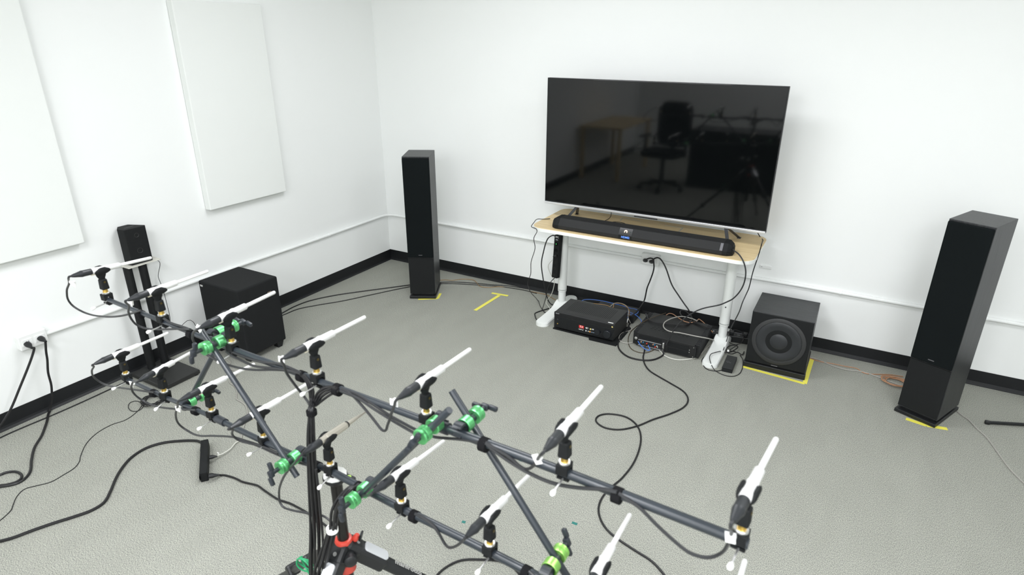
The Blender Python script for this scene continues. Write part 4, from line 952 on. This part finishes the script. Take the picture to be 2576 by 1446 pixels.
def tied(label, px, f, off, r=.0031, m=CORDG):
    cable('microphone_cable', label, [f(a, b, off) for a, b in parse(px)], r, m, 'microphone cable', group='microphone cables')
tied('dark cable strung below the upper rail between third and fourth microphones', '573,879 586,886 613,897 640,906 663,911 700,915 730,925 757,938', pA, -.010)
tied('second dark cable strung below the upper rail between third and fourth microphones', '569,884 580,893 601,903 638,920 688,926 730,932 757,940', pA, -.014)
tied('short dark cable below the upper rail between second clip and strap', '412,801 430,812 455,820 480,829', pA, -.008)
tied('dark cable below the upper rail left of the middle clamps', '859,979 900,993 940,1018 981,1045 1013,1063 1045,1080 1090,1098 1122,1102 1159,1105 1219,1114', pA, -.008)
tied('lower of the dark cables below the upper rail left of the middle clamps', '856,982 898,1000 940,1028 975,1050 1005,1068 1040,1088', pA, -.016)
tied('long dark cable below the upper rail right of the sixth clip', '1222,1114 1240,1130 1276,1157 1328,1188 1388,1214 1450,1226 1520,1231 1552,1238', pA, -.012, .0036)
tied('dark cable along the lower rail right of the third clip', '541,1052 570,1070 600,1086 640,1102 670,1118', pB, .004)
tied('dark cable along the lower rail before the seventh clip', '1044,1290 1090,1316 1140,1338 1190,1362 1225,1382 1260,1398 1300,1416 1326,1428', pB, .006)
tied('dark cable along the lower rail between tripod plate and sixth clip', '905,1226 940,1242 980,1262 1010,1276 1042,1290', pB, .006)

# hanging cable bundle
def bundle(label, cen, n, spread, tops, tie, tierad, r=.0033):
    t = thing('cable_bundle', label, 'cable bundle', cen[-1], 0)
    for i in range(n):
        a = 2*math.pi*i/n+.5; pts = list(tops[i]) if i < len(tops) else []
        for k, c in enumerate(cen):
            s = spread[k]; tw = a+.25*k; pts.append(c+Vector((s*math.cos(tw)*(1 if i else .1), s*.8*math.sin(tw)*(1 if i else .1), 0)))
        bm = nb(); sweep(bm, pts, r, 8, 0, 5); wobj('cord', bm, CORD, t)
    for p, mm, rr, h in tie:
        bm = nb(); lathe(bm, p-Vector((0, 0, h/2)), (0, 0, 1), [(0, rr-.001), (.001, rr), (h-.001, rr), (h, rr-.001)], 20); wobj('tie', bm, mm, t)
    return t
O1 = -.030
cen = [pA(784, 1024, O1), pA(784, 1045, O1-.004), pA(783, 1100, O1-.008), pA(785, 1180, O1-.01), pA(788, 1260, O1-.01), pA(792, 1340, O1-.01), pA(793, 1446, O1-.01)]
last = cen[-1]; cen += [Vector((last.x, last.y, last.z-.25)), Vector((last.x+.02, last.y-.02, .03))]
def up(s, off=-.010): return [pA(a, b, off) for a, b in parse(s)]
tops = [up('759,944 775,960 782,985 785,1005'), up('764,942 780,962 788,985 786,1008'), up('850,976 824,979 804,993 793,1012'), up('848,980 828,985 808,999 795,1016'), up('846,974 820,974 799,988 789,1010'),
        up('754,940 768,955 778,980 781,1005'), up('852,983 832,992 812,1006 797,1018')]
bundle('hanging bundle of black cables dropping from the upper rail past the tripod', cen, 7, [.006, .0065, .009, .010, .011, .013, .015, .02, .04], tops, [(pA(784, 1037, O1-.003), VELC, .0125, .014)], 0)
cen2 = [pB(880, 1229, -.03), pB(858, 1255, -.045), pB(844, 1285, -.045), pB(838, 1325, -.045), pB(828, 1360, -.05), pB(815, 1400, -.055), pB(802, 1446, -.06)]
last = cen2[-1]; cen2 += [last+Vector((-.02, -.02, -.2)), Vector((last.x-.03, last.y-.05, .03))]
tops2 = [[pB(905, 1219, -.010), pB(893, 1224, -.022)] for _ in range(6)]
bundle('black cable bundle with a white tie running down the tripod column', cen2, 6, [.006, .009, .011, .009, .011, .013, .015, .02, .04], tops2, [(pB(836, 1331, -.045), LABEL, .0145, .014)], 0)
cable('cable', 'single black cable hanging beside the main cable bundle', [pB(a, b, -.04) for a, b in parse('795,1180 802,1240 806,1290 811,1340 813,1385 812,1446 812,1500')], .0032, CORD)

# ------------------------------------------------------------------ tripod
DP = ony(840, 1188, -3.215); ZT = cB(DP.x).z-.012
DP = ony(842, 1187, -3.21); ZT = min(ZT, DP.z+.004)
TX, TY = DP.x, DP.y
t = thing('tripod', 'black tripod with silver shoulder plates and red collars holding the rails', 'tripod', (TX, TY, 0))
bm = nb(); n = 48; R = .0285; t1 = [bm.verts.new((TX+(R+.0006*math.cos(i*12*2*math.pi/n*1))*math.cos(2*math.pi*i/n), TY+(R+.0006*math.cos(i*12*2*math.pi/n))*math.sin(2*math.pi*i/n), ZT-.004)) for i in range(n)]
t0 = [bm.verts.new((v.co.x, v.co.y, ZT)) for v in t1]; ring_stack(bm, [t1, t0], True); wobj('top_disc', bm, mat('disc_grey', (.66, .67, .64), .6), t)
bm = nb(); lathe(bm, (TX, TY, ZT-.004), (0, 0, -1), [(0, .0305), (.005, .0310), (.010, .0285), (.020, .019)], 40); wobj('plate_rim', bm, BLK, t)
bm = nb(); box(bm, (TX+.034, TY+.010, ZT-.008), (.034, .022, .012), None, .004); wobj('level_housing', bm, BLK, t)
bm = nb(); cyl(bm, (TX+.036, TY+.010, ZT-.003), (TX+.036, TY+.010, ZT-.0005), .0065); wobj('bubble_level', bm, mat('bubble_lime', (.35, .55, .10), .3), t)
bm = nb(); cyl(bm, (TX, TY, ZT-.016), (TX, TY, .30), .0150, seg=28); wobj('center_column', bm, mat('column_black', (.014, .013, .012), .3, metal=.3), t)
SZ = ony(868, 1372, TY).z; S = Vector((TX, TY, SZ))
bm = nb(); lathe(bm, S+Vector((0, 0, .026)), (0, 0, -1), [(0, .0165), (.001, .021), (.006, .0235), (.012, .023), (.014, .020)], 28); wobj('upper_collar', bm, RED, t)
bm = nb(); lathe(bm, S+Vector((0, 0, 0)), (0, 0, -1), [(0, .026), (.004, .034), (.040, .034), (.048, .028), (.055, .022)], 28); wobj('spider', bm, BLK, t)
bm = nb(); lathe(bm, S+Vector((0, 0, -.055)), (0, 0, -1), [(0, .022), (.002, .0245), (.024, .0245), (.026, .020)], 28); wobj('lower_collar', bm, RED, t)
bm = nb(); p = S+Vector((.030, -.012, -.016)); lathe(bm, p, (.75, -.66, .05), [(0, .013), (.004, .0165), (.018, .0165), (.020, .014), (.022, .004)], 24); wobj('lock_knob', bm, BLK, t)
bm = nb(); p = S+Vector((.02, .02, .012)); lathe(bm, p, (.4, .3, 1), [(0, .008), (.010, .009), (.018, .006)], 14); wobj('release_button', bm, RED, t)
bm = nb(); box(bm, (0, 0, .014), (.006, .016, .03), T(p+Vector((.014, .006, .004)), .4, .2, .3), .002); wobj('lock_lever', bm, BLK, t)
for a, lettered in ((42, True), (-86, False), (163, False)):
    a = math.radians(a); ph = math.radians(48 if lettered else 45); h = Vector((math.cos(a), math.sin(a), 0)); d = (h*math.sin(ph)+Vector((0, 0, -math.cos(ph)))).normalized()
    side = Vector((-math.sin(a), math.cos(a), 0)); nrm_ = d.cross(side); nrm_ = nrm_ if nrm_.z > 0 else -nrm_
    o0 = S+h*.018+Vector((0, 0, .004)); B = Matrix.Translation(o0) @ Matrix((side, nrm_, d)).transposed().to_4x4()   # local: x side, y outward normal, z along the leg
    bm = nb(); box(bm, (0, -.006, .012), (.048, .036, .054), B, .011); box(bm, (0, -.010, .070), (.046, .040, .094), B, .008); leg = wobj('leg_shoulder', bm, BLK, t)
    def sub(nm, bm_, m_): 
        o = obj(nm, bm_, m_); o.parent = leg; o.matrix_parent_inverse = Matrix.Identity(4)
        mw = Matrix.Translation(t.location); o.data.transform(mw.inverted()); return o
    bm = nb(); t3 = nb(); prism(t3, rrect(0, .074, .030, .074, .008), 'y', .0088, .0145); bmesh.ops.transform(t3, matrix=B, verts=t3.verts); merge(bm, t3); sub('silver_plate', bm, mat('plate_silver', (.66, .68, .70), .3, metal=.35))
    bm = nb(); cyl(bm, B @ Vector((0, .010, .014)), B @ Vector((0, .0125, .014)), .0055, seg=16); sub('pivot_bolt', bm, STEEL)
    Lg = (o0.z-.012)/math.cos(ph)
    bm = nb(); cyl(bm, B @ Vector((0, -.010, .10)), B @ Vector((0, -.010, .36)), .0175, seg=24); wobj('upper_leg', bm, BLK if lettered else mat('leg_grey', (.035, .033, .030), .5), t)
    bm = nb(); cyl(bm, B @ Vector((0, -.010, .355)), B @ Vector((0, -.010, .60)), .0125, seg=24); wobj('middle_leg', bm, BLK, t)
    bm = nb(); cyl(bm, B @ Vector((0, -.010, .595)), B @ Vector((0, -.010, Lg-.01)), .0100, seg=20); lathe(bm, B @ Vector((0, -.010, Lg-.03)), d, [(0, .012), (.004, .014), (.022, .014), (.026, .010)], 16); wobj('lower_leg', bm, BLK, t)
    for q in (.34, .585): bm = nb(); box(bm, (0, -.008, q), (.040, .042, .036), B, .008); wobj('leg_lock', bm, BLK, t)
    if lettered:
        M = B @ basis((0, .0078, .185), (0, 0, 1), (1, 0, 0)); bm = text_bm('manfrotto', .0225, M, .0003, True); wobj('lettering', bm, mat('letter_grey', (.38, .38, .36), .5), t)
        M = B @ basis((0, .0078, .265), (0, 0, 1), (1, 0, 0)); bm = text_bm('055', .0225, M, .0003); wobj('lettering', bm, mat('letter_grey', (.38, .38, .36), .5), t)
    if a > 2:
        bm = nb(); lathe(bm, B @ Vector((0, -.010, .12)), d, [(0, .0165), (.002, .0195), (.16, .0195), (.162, .0165)], 24); wobj('foam_grip', bm, mat('grip_grey', (.040, .037, .034), .7), t)
        lk = B @ Vector((0, -.008, .30)); bm = nb()
        for q in range(3): sweep(bm, [lk+Vector((.03*math.cos(z_*.7+q), -.03-.01*math.sin(z_*.9), .03*math.sin(z_*.7+q))) for z_ in range(10)], .0025, 8)
        wobj('green_cord', bm, mat('cord_green', (.02, .30, .12), .5), t)
